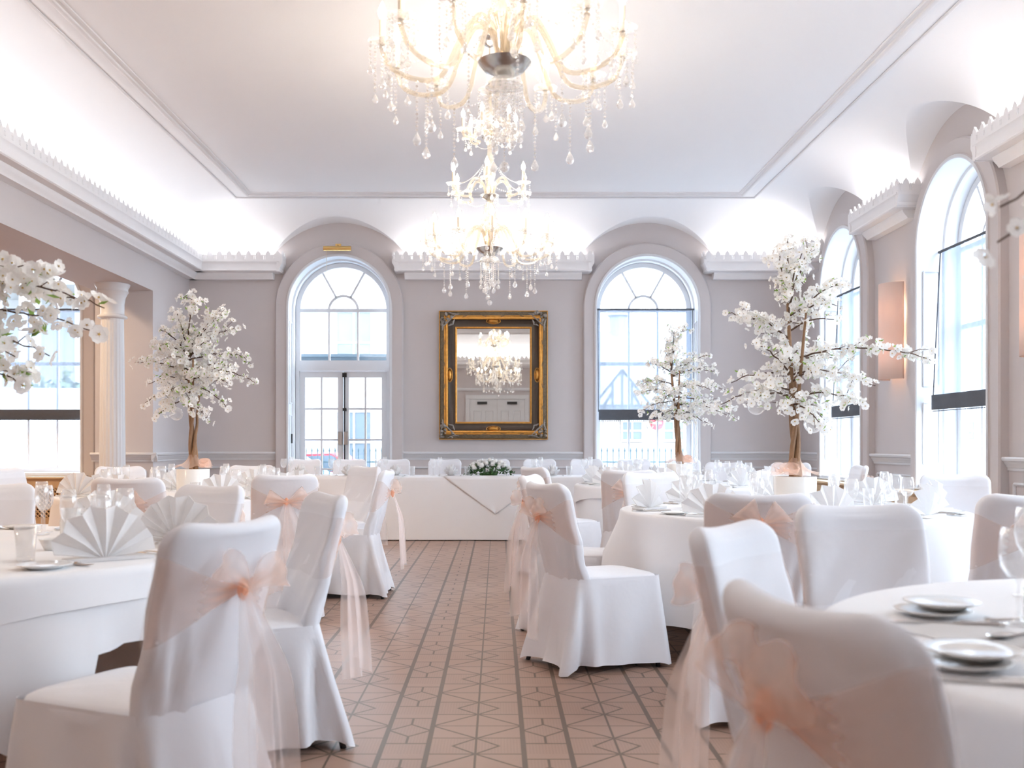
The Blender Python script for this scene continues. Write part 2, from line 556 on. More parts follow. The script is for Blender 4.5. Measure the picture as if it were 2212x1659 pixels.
cove('ceiling_cove_rear', XR - XL, XL, [], lambda u, z, i: (u, YR + i, z))

def extrude_profile(mb, prof, a, b, mp, closed=True):
    """prof: list of (p, z); run from u=a to u=b"""
    n = len(prof)
    vs = [mp(a, z, p) for p, z in prof] + [mp(b, z, p) for p, z in prof]
    fs = [(i, (i + 1) % n, (i + 1) % n + n, i + n) for i in range(n if closed else n - 1)]
    mb.add(vs, fs)
    tri = tessellate_polygon([[Vector((p, z, 0)) for p, z in prof]])
    k = len(mb.v) - 2 * n
    mb.f += [tuple(i + k for i in q) for q in tri] + [tuple(i + k + n for i in q) for q in tri]
    mb.m += [0] * (2 * len(tri))

# ceiling rolls, mitred rectangles
def ring_mould(name, inset, prof, z0, m):
    """prof (q, h): q inwards from the line, h down from z0"""
    mb = MB()
    n = len(prof)
    vs = []
    for sx, sy in ((0, 0), (1, 0), (1, 1), (0, 1)):
        for q, h in prof:
            i = inset + q
            x = XL + i if sx == 0 else XR - i
            y = YR + i if sy == 0 else YB - i
            vs.append((x, y, z0 - h))
    fs = []
    for k in range(4):
        for j in range(n - 1):
            a, b = k * n, ((k + 1) % 4) * n
            fs.append((a + j, b + j, b + j + 1, a + j + 1))
    mb.add(vs, fs)
    return struct(name, mb, m, sharp=50)
arc = lambda r, n=8: [(r - r * math.cos(PI * k / n), r * math.sin(PI * k / n)) for k in range(n + 1)]
ring_mould('trim_1', 0.86, arc(0.016), ZC - 0.004, M['plaster'])
ring_mould('trim_2', 1.03, [(0, 0), (0.005, 0.016), (0.02, 0.02)] + [(0.02 + q, 0.02 + h * 0.8) for q, h in arc(0.026)] + [(0.09, 0.018), (0.095, 0.012), (0.11, 0.01), (0.115, 0)], ZC - 0.001, M['plaster'])

# cornice with pierced cresting
CREST_UNIT = 0.127
def crest_piece(mb, a, b, mp, p0):
    n = max(1, round((b - a) / CREST_UNIT))
    U = (b - a) / n
    for k in range(n):
        u0 = a + k * U
        s = U / 0.127
        out = [(0, 0), (0.127, 0), (0.127, 0.088), (0.120, 0.080), (0.1135, 0.100), (0.107, 0.082), (0.101, 0.078), (0.098, 0.100), (0.088, 0.118), (0.076, 0.128), (0.0665, 0.146),
               (0.057, 0.128), (0.045, 0.118), (0.035, 0.100), (0.032, 0.078), (0.026, 0.082), (0.0195, 0.100), (0.013, 0.080), (0.006, 0.088), (0, 0.088)]
        out = [(u0 + x * s, 3.655 + z) for x, z in out]
        hs = []
        for xc in (0.0105, 0.0285):
            hs.append([(u0 + (xc + dx) * s, 3.655 + z) for dx, z in ((-0.0035, 0.02), (0.0035, 0.02), (0.002, 0.045), (0.0035, 0.066), (-0.0035, 0.066), (-0.002, 0.045))])
        mb.prism(out, hs, lambda u, v, d: mp(u, v, p0 + d), -0.02)
CPROF = [(0, 3.43), (0.10, 3.43), (0.104, 3.44), (0.115, 3.455), (0.135, 3.475), (0.150, 3.50), (0.152, 3.517), (0.250, 3.517), (0.257, 3.525), (0.257, 3.535), (0.246, 3.545), (0.242, 3.60), (0.250, 3.63), (0.262, 3.645), (0.262, 3.66), (0.24, 3.66), (0.22, 3.66), (0.22, 3.64), (0, 3.64)]
def cornice(name, a, b, mp, lo=0.0, hi=0.0, caps=()):
    """lo / hi: how far the ends are pulled in at the lower member; caps: which ends return"""
    mb = MB()
    low = [q for q in CPROF if q[1] <= 3.517 and q[0] < 0.2]
    low = low + [(0, 3.517)]
    extrude_profile(mb, low, a + (0.16 if 'a' in caps else 0), b - (0.16 if 'b' in caps else 0), mp)
    up = [(0, 3.515), (0.245, 3.515), (0.257, 3.525), (0.257, 3.535), (0.246, 3.545), (0.242, 3.60), (0.250, 3.63), (0.262, 3.645), (0.262, 3.66), (0, 3.66)]
    extrude_profile(mb, up, a + (0.04 if 'a' in caps else 0), b - (0.04 if 'b' in caps else 0), mp)
    crest_piece(mb, a, b, mp, 0.255)
    for key, u in (('a', a), ('b', b)):
        if key in caps:
            # returned end: a curved console with its own two crest units
            d = 1 if key == 'a' else -1
            mb2 = MB()
            crest_piece(mb2, 0.003, 0.233, lambda q, v, t: mp(u + d * (0.002 - t * 1.0), v - 0.001, q), 0.0)
            mb.add(mb2.v, mb2.f)
            pr = [(0.0, 3.657), (0.0, 3.63), (0.02, 3.60), (0.035, 3.56), (0.03, 3.53), (0.05, 3.512), (0.08, 3.512), (0.08, 3.657)]
            vs = [mp(u + d * q, z, p) for p in (0.001, 0.2555) for q, z in pr]
            n = len(pr)
            fs = [(i, (i + 1) % n, (i + 1) % n + n, i + n) for i in range(n)] + [tuple(range(n)), tuple(range(n, 2 * n))]
            mb.add(vs, fs)
    return struct(name, mb, M['plaster'], sharp=30)
ti = 3
for i, (a, b) in enumerate(CORN_B):
    cornice('trim_%d' % ti, a, b, mapB, caps=('b',) if i == 0 else ('a', 'b') if i == 1 else ('a',)); ti += 1
for i, (a, b) in enumerate(CORN_R):
    cornice('trim_%d' % ti, a, b, mapR, caps=('a',) if i == 0 else ('b',) if i == len(CORN_R) - 1 else ('a', 'b')); ti += 1
cornice('trim_%d' % ti, YR, YB, lambda u, v, d: (XL + d, u, v)); ti += 1
cornice('trim_%d' % ti, XL, XR, lambda u, v, d: (u, YR + d, v)); ti += 1

# arch sweeps
def arch_sweep(mb, prof, uc, zb, mp, n=36, r0=RA, zc=ZA, closed=False, cap=True):
    """prof: (d, p) d = distance outside radius r0, p = projection towards the room"""
    path = [(-1, zb)] + [(-1, zb + (zc - zb) * k / 4) for k in range(1, 4)] + [PI - PI * k / n for k in range(n + 1)] + [(1, zb + (zc - zb) * k / 4) for k in range(3, 0, -1)] + [(1, zb)]
    m = len(prof)
    vs = []
    for q in path:
        for d, p in prof:
            r = r0 + d
            if isinstance(q, tuple): vs.append(mp(uc + q[0] * r, q[1], p))
            else: vs.append(mp(uc + r * math.cos(q), zc + r * math.sin(q), p))
    fs = []
    for a in range(len(path) - 1):
        for j in range(m if closed else m - 1):
            fs.append((a * m + j, a * m + (j + 1) % m, (a + 1) * m + (j + 1) % m, (a + 1) * m + j))
    mb.add(vs, fs)
BAND = [(RBAND - RA, 0.0), (RBAND - RA, 0.07), (RBAND - RA - 0.012, 0.085), (0.03, 0.085), (0.02, 0.098), (0.0, 0.098)]
JAMB = [(0.022, 0.101), (0.0, 0.108), (-0.012, 0.10), (-0.014, 0.06), (-0.006, 0.045), (-0.006, -0.16), (-0.03, -0.17), (-0.036, -0.19), (-0.036, -0.215), (-0.03, -0.22), (-0.03, -0.30), (-0.045, -0.315), (-0.045, -0.40)]
def surround(uc, zb, mp, n1, n2):
    mb = MB(); arch_sweep(mb, BAND, uc, 0.0, mp)
    struct('trim_%d' % n1, mb, M['wall'], sharp=35)
    mb = MB(); arch_sweep(mb, JAMB, uc, zb, mp)
    # recessed panels on the two jambs: raised frames
    for s in (-1, 1):
        for z0, z1 in ((0.95, 1.55), (1.72, 2.85)):
            if z1 <= zb: continue
            pts = [(0.03, z0), (-0.13, z0), (-0.13, z1), (0.03, z1)]
            for (pa, za), (pb, zb_) in zip(pts, pts[1:] + pts[:1]):
                u_ = uc + s * (RA - 0.012)
                mb.tube([mp(u_, za, pa), mp(u_, zb_, pb)], 0.010, 6)
    struct('trim_%d' % n2, mb, M['white'], sharp=35)

def bar(mb, mp, u0, u1, v0, v1, p0, p1):
    vs = [mp(u, v, p) for u in (u0, u1) for v in (v0, v1) for p in (p0, p1)]
    mb.add(vs, [(0, 1, 3, 2), (4, 6, 7, 5), (0, 4, 5, 1), (2, 3, 7, 6), (0, 2, 6, 4), (1, 5, 7, 3)])
WD = -0.33                                      # window plane depth behind the wall face
RW = 0.665
def arch_light(mb, uc, mp):
    """fanlight bars"""
    b = 0.022
    bar(mb, mp, uc - RW, uc + RW, ZA - 0.025, ZA + 0.025, WD - 0.02, WD + 0.03)
    def ring(r0, r1):
        n = 24
        vs, fs = [], []
        for k in range(n + 1):
            a = PI * k / n
            for r, p in ((r0, WD - 0.015), (r1, WD - 0.015), (r1, WD + 0.022), (r0, WD + 0.022)):
                vs.append(mp(uc + r * math.cos(a), ZA + r * math.sin(a), p))
        for k in range(n):
            for j in range(4):
                fs.append((k * 4 + j, k * 4 + (j + 1) % 4, k * 4 + 4 + (j + 1) % 4, k * 4 + 4 + j))
        mb.add(vs, fs)
    ring(0.19, 0.225)
    for a in (61, 119):
        ca, sa = math.cos(rad(a)), math.sin(rad(a))
        r0, r1, h = 0.21, RW - 0.03, 0.015
        vs = []
        for r in (r0, r1):
            for t in (-h, h):
                for p in (WD - 0.015, WD + 0.022):
                    vs.append(mp(uc + r * ca - t * sa, ZA + r * sa + t * ca, p))
        mb.add(vs, [(0, 1, 3, 2), (4, 6, 7, 5), (0, 4, 5, 1), (2, 3, 7, 6), (0, 2, 6, 4), (1, 5, 7, 3)])
def window(name, uc, mp, blind=True, label=None):
    root = tag(empty(name, None, None), kind='structure')
    mb = MB()
    arch_sweep(mb, [(0, -0.03), (-0.055, -0.03), (-0.065, -0.015), (-0.065, 0.03), (0, 0.035)], uc, ZSILL, lambda u, v, p: mp(u, v, p + WD), r0=RW + 0.012)
    arch_light(mb, uc, mp)
    for du in (-0.205, 0.205):
        bar(mb, mp, uc + du - 0.014, uc + du + 0.014, ZSILL, ZA, WD - 0.015, WD + 0.022)
    bar(mb, mp, uc - RW, uc + RW, 2.265, 2.315, WD - 0.02, WD + 0.03)
    bar(mb, mp, uc - RW, uc + RW, ZSILL, ZSILL + 0.07, WD - 0.021, WD + 0.031)
    mb.build('window_frame', M['white'], root, sharp=35)
    mb = MB()
    pts = arch_pts(uc, RW, ZA, ZSILL)
    mb.prism(pts, [], lambda u, v, d: mp(u, v, d + WD), -0.006)
    mb.build('window_pane', M['pane'], root, smooth=False)
    mb = MB()
    bar(mb, mp, uc - RA + 0.0, uc + RA, ZSILL - 0.03, ZSILL, -0.40, 0.08)
    bar(mb, mp, uc - RA - 0.09, uc + RA + 0.09, ZSILL - 0.045, ZSILL - 0.03, -0.0, 0.125)
    mb.build('window_sill', M['white'], root, smooth=False)
    return root
def blind(uc, mp, label):
    t = empty('window_blind', label, 'blind', (0, 0, 0), 0, 'grey voile blinds in the arched windows')
    P = -0.12
    mb = MB(); mb.tube([mp(uc - 0.69, ZA - 0.01, P), mp(uc + 0.69, ZA - 0.01, P)], 0.014, 8)
    mb.build('blind_rod', M['hem'], t)
    n = 80
    def fn(u, v):
        uu = uc - 0.655 + 1.31 * u
        z = ZA - 0.02 + (1.63 - ZA + 0.02) * v
        p = P + 0.012 * math.sin(u * 55) * (0.4 + 0.6 * math.sin(v * PI)) + 0.008 * math.sin(u * 23 + 1) + 0.07 * v * v
        return mp(uu, z, p)
    mb = MB(); mb.grid(fn, n, 12)
    mb.build('voile_panel', M['sheer_grey'], t)
    def fh(u, v):
        uu = uc - 0.66 + 1.32 * u
        return mp(uu, 1.63 - 0.145 * v, P + 0.076 + 0.006 * math.sin(u * 20))
    mb = MB(); mb.grid(fh, 30, 3)
    o = mb.build('blind_hem', M['hem'], t)
    s = o.modifiers.new('thick', 'SOLIDIFY'); s.thickness = 0.008
    mb = MB()
    for k in range(45):
        mb.ball(mp(uc - 0.65 + 1.3 * k / 44, 1.472, P + 0.076), 0.0075, 6, 4)
    mb.build('bead_fringe', M['hem'], t)
    for s_ in (-1, 1):
        mb = MB()
        mb.tube([mp(uc + s_ * 0.664, ZA - 0.02, P), mp(uc + s_ * 0.664, 1.6, P + 0.07)], 0.006, 6)
        mb.build('side_tape', M['hem'], t)
    return t

tn = 20
surround(-2.19, 0.0, mapB, tn, tn + 1); tn += 2
for wi, (nm, uc, mp) in enumerate([('b', 2.08, mapB), ('b', AWX, mapB)] + [('r', c_, mapR) for c_ in RWIN]):
    surround(uc, 0.72, mp, tn, tn + 1); tn += 2
    window('window_%d' % (wi + 2), uc, mp)
blind(2.08, mapB, 'grey blind in the back wall window beside the gilt mirror')
blind(AWX, mapB, 'grey blind in the side bay window behind the fluted column')
blind(12.06, mapR, 'grey blind in the right wall window nearest the back corner')
blind(9.13, mapR, 'grey voile blind in the tall right window past the peach wall light')

# door with fanlight
root = tag(empty('window_1', None, None), kind='structure')
uc = -2.19
mb = MB()
arch_sweep(mb, [(0, -0.03), (-0.055, -0.03), (-0.065, -0.015), (-0.065, 0.03), (0, 0.035)], uc, 2.28, lambda u, v, p: mapB(u, v, p + WD), r0=RW + 0.012)
arch_light(mb, uc, mapB)
for du in (-0.205, 0.205):
    bar(mb, mapB, uc + du - 0.014, uc + du + 0.014, 2.30, ZA, WD - 0.015, WD + 0.022)
bar(mb, mapB, uc - RW, uc + RW, 2.28, 2.34, WD - 0.02, WD + 0.03)
mb.build('window_frame', M['white'], root, sharp=35)
mb = MB(); mb.prism(arch_pts(uc, RW, ZA, 2.3), [], lambda u, v, d: mapB(u, v, d + WD), -0.006)
mb.build('window_pane', M['pane'], root, smooth=False)
root = tag(empty('door_1', None, None), kind='structure')
mb = MB()
bar(mb, mapB, uc - RW - 0.01, uc + RW + 0.01, 2.19, 2.28, WD - 0.05, WD + 0.06)
bar(mb, mapB, uc - RW - 0.01, uc - 0.625, 0, 2.189, WD - 0.05, WD + 0.06)
bar(mb, mapB, uc + 0.625, uc + RW + 0.01, 0, 2.189, WD - 0.05, WD + 0.06)
mb.build('door_frame', M['white'], root, smooth=False)
for s in (-1, 1):
    a, b = (uc - 0.62, uc - 0.004) if s < 0 else (uc + 0.004, uc + 0.62)
    mb = MB()
    bar(mb, mapB, a, a + 0.075, 0.01, 2.185, WD - 0.02, WD + 0.025)
    bar(mb, mapB, b - 0.075, b, 0.01, 2.185, WD - 0.02, WD + 0.025)
    bar(mb, mapB, a + 0.075, b - 0.075, 2.095, 2.185, WD - 0.019, WD + 0.024)
    bar(mb, mapB, a + 0.075, b - 0.075, 0.01, 0.35, WD - 0.019, WD + 0.024)
    mid = (a + b) / 2
    bar(mb, mapB, mid - 0.013, mid + 0.013, 0.3, 2.1, WD - 0.012, WD + 0.016)
    for z in (0.79, 1.21, 1.65):
        bar(mb, mapB, a + 0.07, b - 0.07, z - 0.014, z + 0.014, WD - 0.011, WD + 0.015)
    leaf = mb.build('door_leaf', M['white'], root, smooth=False)
    mb = MB(); bar(mb, mapB, a + 0.05, b - 0.05, 0.33, 2.12, WD, WD + 0.005)
    mb.build('door_pane', M['pane'], leaf, smooth=False)
    mb = MB()
    h = uc + s * 0.042
    bar(mb, mapB, h - 0.027, h + 0.027, 1.14, 1.32, WD + 0.02, WD + 0.07)
    mb.tube([mapB(h - 0.03, 1.315, WD + 0.06), mapB(h + 0.03, 1.315, WD + 0.06)], 0.012, 8)
    tag(mb.build('door_handle', M['chrome'] if s < 0 else M['chrome'], leaf), 'dark steel panic latch')
mb = MB()
mb.tube([mapB(uc + 0.02, 0.05, WD + 0.045), mapB(uc + 0.02, 2.16, WD + 0.045)], 0.010, 8)
bar(mb, mapB, uc - 0.01, uc + 0.05, 2.10, 2.16, WD + 0.02, WD + 0.07)
bar(mb, mapB, uc - 0.005, uc + 0.045, 1.62, 1.66, WD + 0.02, WD + 0.06)
tag(mb.build('door_bolt', M['black'], root), 'dark vertical espagnolette bolt')
mb = MB()
mb.tube([mapB(uc - 0.68, 1.16, 0.02 - 0.06), mapB(uc - 0.68, 1.29, 0.02 - 0.06)], 0.012, 8)
mb.build('door_stop', M['black'], root)

# dado rail, panel mouldings and skirting
RAIL = [(0, 0.93), (0.012, 0.93), (0.014, 0.952), (0.022, 0.958), (0.026, 0.972), (0.040, 0.985), (0.045, 1.0), (0.062, 1.012), (0.066, 1.03), (0.060, 1.042), (0, 1.042)]
SKIRT = [(0, 0), (0.02, 0), (0.02, 0.16), (0.012, 0.185), (0, 0.19)]
def rails(name, mp, spans, prof, m):
    mb = MB()
    for a, b in spans: extrude_profile(mb, prof, a, b, mp)
    struct(name, mb, m, sharp=35)
bs = [(XL, -2.19 - RBAND), (-2.19 + RBAND, 2.08 - RBAND), (2.08 + RBAND, XR)]
rails('trim_50', mapB, bs, RAIL, M['white'])
re_ = [YB] + [v for c_ in RWIN for v in (c_ + RBAND, c_ - RBAND)] + [YR]
rs = [(re_[i + 1], re_[i]) for i in range(0, len(re_), 2)]
rails('trim_51', mapR, rs, RAIL, M['white'])
mapL = lambda u, v, d: (XL + d, u, v)
rails('trim_52', mapL, [(12.4 - 0.06, YB)], RAIL, M['white'])
mapS = lambda u, v, d: (u, 12.4 - d, v)
rails('trim_53', mapS, [(-5.01 - 0.04, XL + 0.06)], RAIL, M['white'])
rails('baseboard_back', mapB, bs, SKIRT, M['white'])
rails('baseboard_right', mapR, rs, SKIRT, M['white'])
rails('baseboard_left', mapL, [(12.4, YB)], SKIRT, M['white'])
def panel(mb, mp, a, b, z0=0.28, z1=0.82):
    for (u0, v0), (u1, v1) in (((a, z0), (b, z0)), ((b, z0), (b, z1)), ((b, z1), (a, z1)), ((a, z1), (a, z0))):
        mb.tube([mp(u0, v0, 0.005), mp(u1, v1, 0.005)], 0.016, 6)
mb = MB()
for a, b in bs:
    if b - a < 2: panel(mb, mapB, a + 0.12, b - 0.12)
    else:
        panel(mb, mapB, a + 0.12, (a + b) / 2 - 0.06); panel(mb, mapB, (a + b) / 2 + 0.06, b - 0.12)
for a, b in rs: panel(mb, mapR, a + 0.1, b - 0.1)
panel(mb, mapL, 12.5, YB - 0.12)
panel(mb, mapS, -4.92, XL - 0.09)
struct('trim_54', mb, M['white'])

# radiator covers of tan wood below the windows
def radiator(uc, mp, label, w=0.85, ztop=0.70, dep=0.20):
    t = empty('radiator_cover', label, 'radiator cover', (0, 0, 0), 0, 'tan radiator covers under the windows')
    mb = MB()
    prof = [(0.0, ztop), (dep + 0.03, ztop), (dep + 0.04, ztop - 0.02), (dep + 0.02, ztop - 0.035), (dep + 0.01, ztop - 0.05), (0, ztop - 0.05)]
    prof = [(p + 0.087, z) for p, z in prof]
    extrude_profile(mb, prof, uc - w - 0.03, uc + w + 0.03, mp)
    mb.build('shelf', M['tan'], t, sharp=35)
    mb = MB()
    p1 = dep + 0.087
    bar(mb, mp, uc - w, uc + w, 0.55, ztop - 0.045, 0.09, p1)
    bar(mb, mp, uc - w, uc + w, 0.0, 0.14, 0.09, p1)
    for a in (-w, -0.04, w - 0.08): bar(mb, mp, uc + a, uc + a + 0.08, 0.14, 0.55, 0.09, p1)
    mb.build('case', M['tan'], t, smooth=False)
    mb = MB(); bar(mb, mp, uc - w + 0.02, uc + w - 0.02, 0.1, 0.6, 0.09, p1 - 0.05)
    mb.build('radiator', M['lattice_dark'], t, smooth=False)
    mb = MB()
    k = 0.06
    h0, h1 = 0.14, 0.55
    for q in range(-8, int(2 * w / k) + 1):
        for sgn in (0, 1):
            a = uc - w + q * k
            b = a + (h1 - h0)
            ua, ub = (a, b)
            va, vb = h0, h1
            if ua < uc - w: va += (uc - w - ua); ua = uc - w
            if ub > uc + w: vb -= (ub - uc - w); ub = uc + w
            if ub - ua < 0.03: continue
            if sgn: va, vb = h0 + h1 - va, h0 + h1 - vb
            mb.tube([mp(ua, va, p1 - 0.012 + 0.004 * sgn), mp(ub, vb, p1 - 0.012 + 0.004 * sgn)], 0.011, 4, cap=False)
    mb.build('lattice', M['tan'], t, smooth=False)
radiator(AWX, mapB, 'tan radiator cover with lattice front under the side bay window')
radiator(12.06, mapR, 'tan radiator cover under the farthest right wall window')
radiator(9.13, mapR, 'tan radiator cover under the right window past the wall light')

# fluted column
t = empty('column', 'white fluted column with flared capital holding the side beam', 'column', (-4.6, 11.9, 0))
mb = MB(); mb.lathe([(0.0, 0), (0.23, 0), (0.23, 0.08), (0.2, 0.09), (0.21, 0.13), (0.2, 0.17), (0.165, 0.19), (0.15, 0.2), (0.0, 0.2)], 40)
mb.build('column_base', M['white'], t, sharp=50)
mb = MB()
def shaft(u, v):
    z = 0.2 + 2.45 * v
    r = (0.152 - 0.022 * v ** 1.5) * (1 - 0.05 * (0.5 + 0.5 * math.cos(u * 2 * PI * 20)) ** 2 * (1 if 0.02 < v < 0.98 else 0))
    return (r * math.cos(u * 2 * PI), r * math.sin(u * 2 * PI), z)
mb.grid(shaft, 160, 8, cu=True)
mb.build('column_shaft', M['white'], t, sharp=60)
mb = MB(); mb.lathe([(0.13, 2.64), (0.165, 2.65), (0.172, 2.665), (0.165, 2.68), (0.14, 2.69), (0.135, 2.71), (0.137, 2.82), (0.15, 2.9), (0.175, 2.95), (0.185, 2.965), (0.178, 2.98), (0.178, 3.0), (0.195, 3.03), (0.2, 3.045), (0.2, 3.06), (0, 3.06)], 40)
mb.build('capital', M['white'], t, sharp=50)

# rear wall joinery, seen in the mirror
root = tag(empty('door_2', None, None), kind='structure')
mapK = lambda u, v, d: (u, YR + d, v)
mb = MB()
bar(mb, mapK, -0.95, -0.83, 0, 2.499, 0.0, 0.06); bar(mb, mapK, 0.83, 0.95, 0, 2.499, 0.0, 0.06); bar(mb, mapK, -0.95, 0.95, 2.5, 2.62, 0.0, 0.06)
mb.build('door_frame', M['white'], root, smooth=False)
for s in (-1, 1):
    a, b = (-0.825, -0.004) if s < 0 else (0.004, 0.825)
    mb = MB(); bar(mb, mapK, a, b, 0.01, 2.495, 0.005, 0.045)
    for u0 in (a + 0.12, a + 0.48):
        for z0, z1 in ((0.25, 1.0), (1.2, 2.15)):
            panelpts = [(u0, z0), (u0 + 0.22, z0), (u0 + 0.22, z1), (u0, z1)]
            for p, q in zip(panelpts, panelpts[1:] + panelpts[:1]):
                mb.tube([mapK(p[0], p[1], 0.046), mapK(q[0], q[1], 0.046)], 0.012, 6)
    lf = mb.build('door_leaf', M['white'], root, smooth=False)
    mb = MB(); bar(mb, mapK, s * 0.45 - 0.15, s * 0.45 + 0.15, 2.34, 2.42, 0.05, 0.11)
    mb.build('door_closer', M['black'], lf, smooth=False)
mb = MB(); extrude_profile(mb, [(0, 2.74), (0.05, 2.74), (0.07, 2.78), (0.05, 2.84), (0, 2.84)], XL, XR, mapK)
struct('trim_55', mb, M['white'])
# ------------------------------------------------------------------ gilt mirror
def gilt_mirror():
    cx, cz, W, H = -0.052, 2.105, 0.755, 0.895          # half sizes
    t = empty('wall_mirror', 'large gilt framed mirror between the door and the window on the back wall', 'mirror', (cx, YB, cz))
    def ring(mb, prof, sx=0, n=1):
        """prof: (inset, projection)"""
        vs, fs = [], []
        m = len(prof)
        for a, b in ((-1, -1), (1, -1), (1, 1), (-1, 1)):
            for i, p in prof:
                vs.append((a * (W - i), -p, b * (H - i)))
        for k in range(4):
            for j in range(m - 1):
                A, B = k * m, ((k + 1) % 4) * m
                fs.append((A + j, B + j, B + j + 1, A + j + 1))
        mb.add(vs, fs)
    mb = MB(); ring(mb, [(0, 0.0), (0, 0.045), (0.012, 0.055), (0.02, 0.05), (0.022, 0.07), (0.085, 0.095), (0.09, 0.09)])
    mb.build('outer_frame', M['pewter'], t, sharp=40)
    mb = MB(); ring(mb, [(0.0, 0.046), (0.0, 0.058), (0.012, 0.062), (0.013, 0.05)]); ring(mb, [(0.07, 0.092), (0.076, 0.10), (0.084, 0.098)])
    mb.build('outer_bead', M['gold'], t, sharp=40)
    mb = MB(); ring(mb, [(0.086, 0.085)] + [(0.105 + 0.022 * -math.cos(PI * k / 8), 0.085 + 0.028 * math.sin(PI * k / 8)) for k in range(9)] + [(0.129, 0.07)] )
    mb.build('gilt_roll', M['gold'], t, sharp=60)
    mb = MB(); ring(mb, [(0.128, 0.08), (0.135, 0.055), (0.16, 0.035), (0.20, 0.03), (0.225, 0.034)])
    mb.build('umber_cove', M['umber'], t, sharp=60)
    mb = MB(); ring(mb, [(0.222, 0.03), (0.224, 0.044), (0.235, 0.046), (0.246, 0.036), (0.25, 0.02)])
    mb.build('inner_bead', M['gold'], t, sharp=40)
    mb = MB(); mb.box(-(W - 0.245), W - 0.245, -0.024, -0.018, -(H - 0.245), H - 0.245)
    mb.build('mirror_plate', M['mirror'], t, smooth=False)
    rnd = random.Random(5)
    for a in (-1, 1):
        for b in (-1, 1):
            mb = MB()
            for k in range(26):
                u, v = rnd.uniform(0.03, 0.21), rnd.uniform(0.03, 0.21)
                if u + v > 0.27: continue
                mb.ball((a * (W - u), -0.10 - rnd.uniform(0, 0.012), b * (H - v)), rnd.uniform(0.014, 0.026), 8, 6, sz=rnd.uniform(0.5, 1.3))
            # scrolling ribs crossing the corner
            for (p0, p1, p2) in (((0.03, 0.24), (0.09, 0.20), (0.24, 0.05)), ((0.05, 0.28), (0.07, 0.2), (0.02, 0.12)), ((0.28, 0.05), (0.2, 0.07), (0.12, 0.02)), ((0.13, 0.22), (0.17, 0.19), (0.2, 0.2)), ((0.22, 0.13), (0.19, 0.17), (0.2, 0.2))):
                pts = []
                for k in range(9):
                    s = k / 8
                    u = (1 - s) ** 2 * p0[0] + 2 * s * (1 - s) * p1[0] + s * s * p2[0]
                    v = (1 - s) ** 2 * p0[1] + 2 * s * (1 - s) * p1[1] + s * s * p2[1]
                    pts.append((a * (W - u), -0.112, b * (H - v)))
                mb.tube(pts, [0.005 + 0.008 * math.sin(PI * k / 8) for k in range(9)], 6)
            mb.build('corner_carving', M['silver'], t)
    for (u, v, ru, rv) in ((0, H - 0.15, 0.085, 0.032), (0, -(H - 0.15), 0.085, 0.032), (-(W - 0.15), 0, 0.032, 0.085), (W - 0.15, 0, 0.032, 0.085)):
        mb = MB()
        def fn(a, b):
            th, ph = a * 2 * PI, b * PI / 2
            r = math.cos(ph) * (1 + 0.10 * math.cos(th * 8))
            return (u + ru * r * math.cos(th), -0.06 - 0.05 * math.sin(ph), v + rv * r * math.sin(th))
        mb.grid(fn, 32, 6, cu=True)
        ring_p = [(u + ru * 1.15 * math.cos(k * PI / 12), -0.085, v + rv * 1.15 * math.sin(k * PI / 12)) for k in range(25)]
        mb.tube(ring_p, 0.005, 6)
        mb.build('shell_boss', M['gold'], t)
    # long ribbon scrolls on each side
    mb = MB()
    for b in (-1, 1):
        for a in (-1, 1):
            pts = [(a * (0.10 + 0.32 * k / 12), -0.105, b * (H - 0.055 - 0.03 * math.cos(k / 12 * PI * 2))) for k in range(13)]
            mb.tube(pts, 0.005, 6)
            pts = [(a * (W - 0.055 - 0.03 * math.cos(k / 12 * PI * 2)), -0.105, b * (0.12 + 0.36 * k / 12)) for k in range(13)]
            mb.tube(pts, 0.005, 6)
    mb.build('ribbon_scroll', M['pewter'], t)
gilt_mirror()

# brass blind roller above the door arch: a tube with a cord, no lamp
t = empty('blind_roller', 'slim brass blind roller above the arched garden door', 'blind roller', (-2.2, YB - 0.085, 3.84))
mb = MB(); mb.tube([(-0.19, -0.09, 0), (0.19, -0.09, 0)], 0.032, 14)
mb.build('lamp_shade', M['brass'], t)  # plain brass tube of the blind roller, not the shade of a lamp
mb = MB(); mb.tube([(0, 0, 0.05), (0, -0.05, 0.055), (0, -0.09, 0.02)], 0.009, 8); mb.box(-0.04, 0.04, -0.01, 0.06, 0.02, 0.08)
mb.build('bracket', M['brass'], t)
mb = MB(); mb.tube([(-0.16, -0.06, -0.02)] + [(-0.16 + 0.01 * math.sin(k), -0.055, -0.02 - 0.09 * k) for k in range(1, 9)], 0.003, 6)
mb.build('cord', M['candle'], t)

# ------------------------------------------------------------------ wall lights
def sconce(y, label):
    t = empty('wall_light', label, 'wall light', (XR, y, 2.335), 0, 'peach half-drum wall lights on the window piers')
    R, Hh = 0.185, 0.505
    def fn(u, v):
        a = PI / 2 + PI * u
        return (-0.015 + R * 1.0 * math.cos(a), R * math.sin(a), -Hh + 2 * Hh * v)
    mb = MB(); mb.grid(fn, 24, 6)
    o = mb.build('lamp_shade', M['shade_lit'], t)
    s = o.modifiers.new('thick', 'SOLIDIFY'); s.thickness = 0.004
    mb = MB(); mb.box(-0.03, 0, -0.04, 0.04, -0.3, 0.3)
    mb.build('bracket', M['white'], t, smooth=False)
    for z in (-0.22, 0.22):
        mb = MB(); mb.ball((-0.075, 0, z), 0.028, 10, 8, sz=1.3)
        mb.build('bulb', M['sbulb'], t)
M['shade_lit'] = sheer('glowing_peach_shade', (0.90, 0.71, 0.63), 0.98, 0.12)
M['sbulb'] = mat('lit_wall_light_bulb', (1, 1, 1), 0.5, emit=((1.0, 0.78, 0.52), 30.0))
